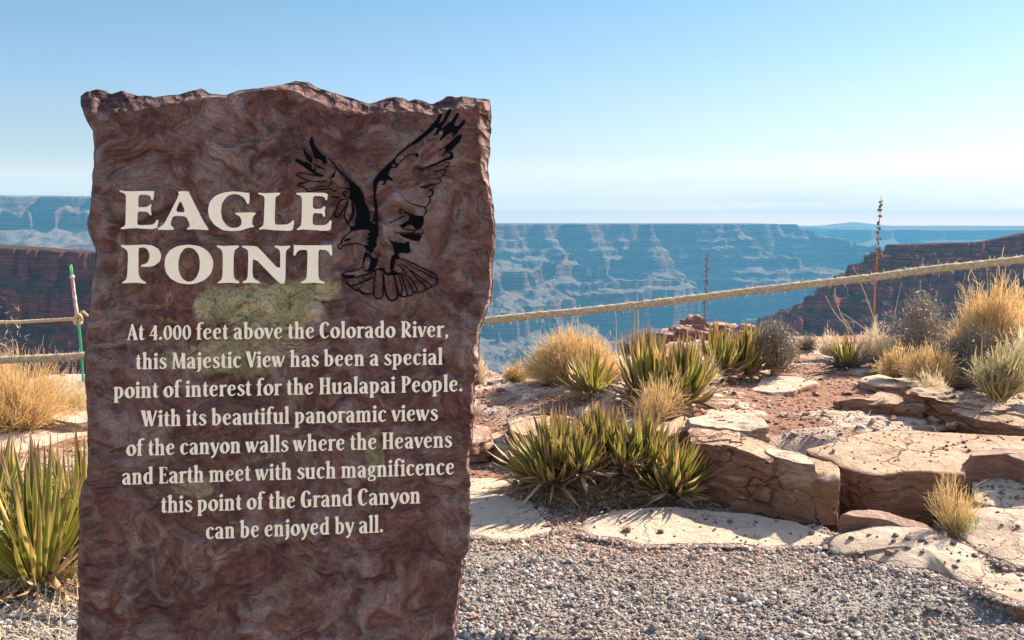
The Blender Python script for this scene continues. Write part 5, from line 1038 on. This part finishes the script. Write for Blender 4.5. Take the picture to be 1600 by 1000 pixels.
# thin dry stems
def stems(paths, r, mat, label, cat, loc):
    t = empty('dead_stalks', loc); tag(t, label, cat)
    for pth in paths:
        P = smooth_path(pth, 14); V, Fs = tube(P, np.linspace(r, r * .4, 14), 6); mesh('stem', V, Fs, mat, t, True)
M['drystem'] = NT('dry_stem').fin((.52, .40, .25), .8)
Y = 8.9
stems([[at(1340, 560, Y), at(1322, 510, Y), at(1308, 475, Y), at(1304, 450, Y)], [at(1350, 562, Y), at(1335, 525, Y), at(1305, 490, Y), at(1290, 462, Y)], [at(1345, 560, Y), at(1330, 515, Y), at(1312, 490, Y)], [at(1375, 540, Y), at(1352, 515, Y), at(1325, 495, Y), at(1312, 488, Y)]], .0065, M['drystem'], 'arching pale dead stems rising from the small agave', 'dry stems', at(1345, 562, Y))
stems([[at(1366, 500, Y), at(1352, 460, Y), at(1334, 418, Y)]], .005, M['drystem'], 'thin dry stem leaning left across the tall flower stalk', 'dry stem', at(1366, 545, Y))
stems([[at(1390, 545, Y), at(1400, 480, Y), at(1409, 442, Y)]], .005, M['drystem'], 'thin dry stem leaning right beside the tall flower stalk', 'dry stem', at(1390, 545, Y))
stems([[at(1436, 540, Y), at(1437, 480, Y), at(1438, 438, Y)]], .005, M['drystem'], 'upright thin dry stem out of the broad grey shrub', 'dry stem', at(1436, 540, Y))
stems([[at(990, 560, 8.5), at(991, 510, 8.5), at(992, 484, 8.5)], [at(996, 560, 8.5), at(997, 500, 8.5), at(995, 440, 8.5)], [at(963, 560, 8.5), at(963, 520, 8.5), at(962, 488, 8.5)]], .0045, M['drystem'], 'faint upright dry stems behind the tall middle agaves', 'dry stems', at(990, 560, 8.5))
# ------------------------------------------------------------------ rope
def rope(name, pts, rad, label, n=700, fib=True, Yf=None):
    P = smooth_path(pts, n); P[:, 2] += fbm(np.stack([np.arange(n) / 40., np.zeros(n), np.zeros(n)], -1), 3) * .004
    ns = 18; T = np.gradient(P, axis=0); T /= np.linalg.norm(T, axis=1)[:, None]
    a = np.cross(T, [0, 0, 1.0]); a /= np.linalg.norm(a, axis=1)[:, None]; b = np.cross(a, T)
    th = np.linspace(0, 2 * np.pi, ns, endpoint=False)[None]; d = np.r_[0, np.cumsum(np.linalg.norm(np.diff(P, axis=0), axis=1))][:, None]
    rr = rad * (.86 + .16 * np.abs(np.cos(1.5 * (th - d * 6.28 / (rad * 9)))) + 0)
    V = P[:, None] + (a[:, None] * np.cos(th)[..., None] + b[:, None] * np.sin(th)[..., None]) * rr[..., None]
    V = V + fbm(V * 90, 2)[..., None] * rad * .12
    o = mesh(name, V.reshape(-1, 3), grid_faces(n, ns, True), M['rope'], None, True); tag(o, label, 'rope')
    if fib:
        m_ = 4200; i = rng.integers(5, n - 5, m_); q = U(0, 6.28, m_); R0 = a[i] * np.cos(q)[:, None] + b[i] * np.sin(q)[:, None]
        bs = P[i] + R0 * rad * .95; az = np.arctan2(R0[:, 1], R0[:, 0]) + NRM(0, .9, m_); el = np.arcsin(R0[:, 2].clip(-1, 1)) + NRM(0, .5, m_)
        V, Fs, A = blades(bs, az, el, (.004 + rng.gamma(1.3, .006, m_)).clip(0, .05), np.full(m_, .0013), NRM(0, 1.2, m_), 4, .1, U(-1.5, 1.5, m_), 'g')
        f_ = mesh('loose_fibres', V, Fs, M['fibre'], o, False, A); f_['kind'] = 'stuff'
    return o
Y = 4.6
rope('rope', [at(-420, 575, Y), at(-200, 570, Y), at(0, 562, Y), at(128, 556, Y), at(400, 537, Y), at(750, 502, Y), at(900, 487, Y), at(1100, 463.5, Y), at(1300, 441, Y), at(1450, 422, Y), at(1600, 405, Y), at(1750, 387, Y), at(1860, 372, Y)], .0185, 'thick frayed pale rope stretched across the view behind the sign', 900)
Y = 9.0
rope('rope', [at(-500, 512, 8.2), at(-250, 508, 8.5), at(0, 503.5, 8.9), at(60, 501.5, 9), at(116, 498, 9), at(125, 494, 8.98)], .017, 'thinner distant rope tied to the green marker stake', 260, False)
rope('rope', [at(121, 500, 8.96), at(128, 487, 8.95), at(134, 491, 8.95), at(150, 506, 9.0), at(200, 560, 9.1), at(240, 606, 9.2)], .014, 'short rope tail running from the stake behind the sign', 80, False)
rope('rope', [at(116, 503, 8.94), at(123, 507, 8.9), at(128, 500, 8.93), at(124, 492, 8.9), at(118, 494, 8.9), at(116, 502, 8.93), at(122, 506, 8.89)], .016, 'rope knot wound round the green marker stake', 80, False)
# stake
sk_ = empty('marker_stake', at(130, 604, 9.0)); tag(sk_, 'leaning green stake with a pink-white banded sleeve holding the thin rope', 'stake')
M['greenp'] = NT('green_paint').fin((.04, .30, .13), .5, None, .4)
nn = NT('sleeve'); M['sleeve'] = nn.fin(nn.mix(nn.ramp(nn.noise(nn.pos(), 14, 4, .6), [(.44, 0), (.56, 1)]), (.66, .52, .48), (.38, .20, .19)), .7)
V, Fs = tube(smooth_path([at(131, 606, 9), at(126, 530, 9), at(119, 470, 9), at(111, 413, 9)], 16), np.full(16, .008), 8); mesh('rod', V, Fs, M['greenp'], sk_, True)
V, Fs = tube(smooth_path([at(129.5, 606, 9.02), at(124, 530, 9.02), at(116.5, 470, 9.02), at(109, 415, 9.02)], 16), np.full(16, .006), 8); mesh('rod', V, Fs, M['greenp'], sk_, True)
V, Fs = tube(smooth_path([at(122, 500, 8.99), at(117, 470, 8.99), at(112.5, 431, 8.99)], 16), np.linspace(.018, .015, 16), 10, .003); mesh('sleeve', V, Fs, M['sleeve'], sk_, True)
V, Fs = tube(smooth_path([at(113.5, 435, 8.985), at(112.3, 430, 8.985)], 3), np.full(3, .02), 10); mesh('collar', V, Fs, M['fibre'], sk_, True)
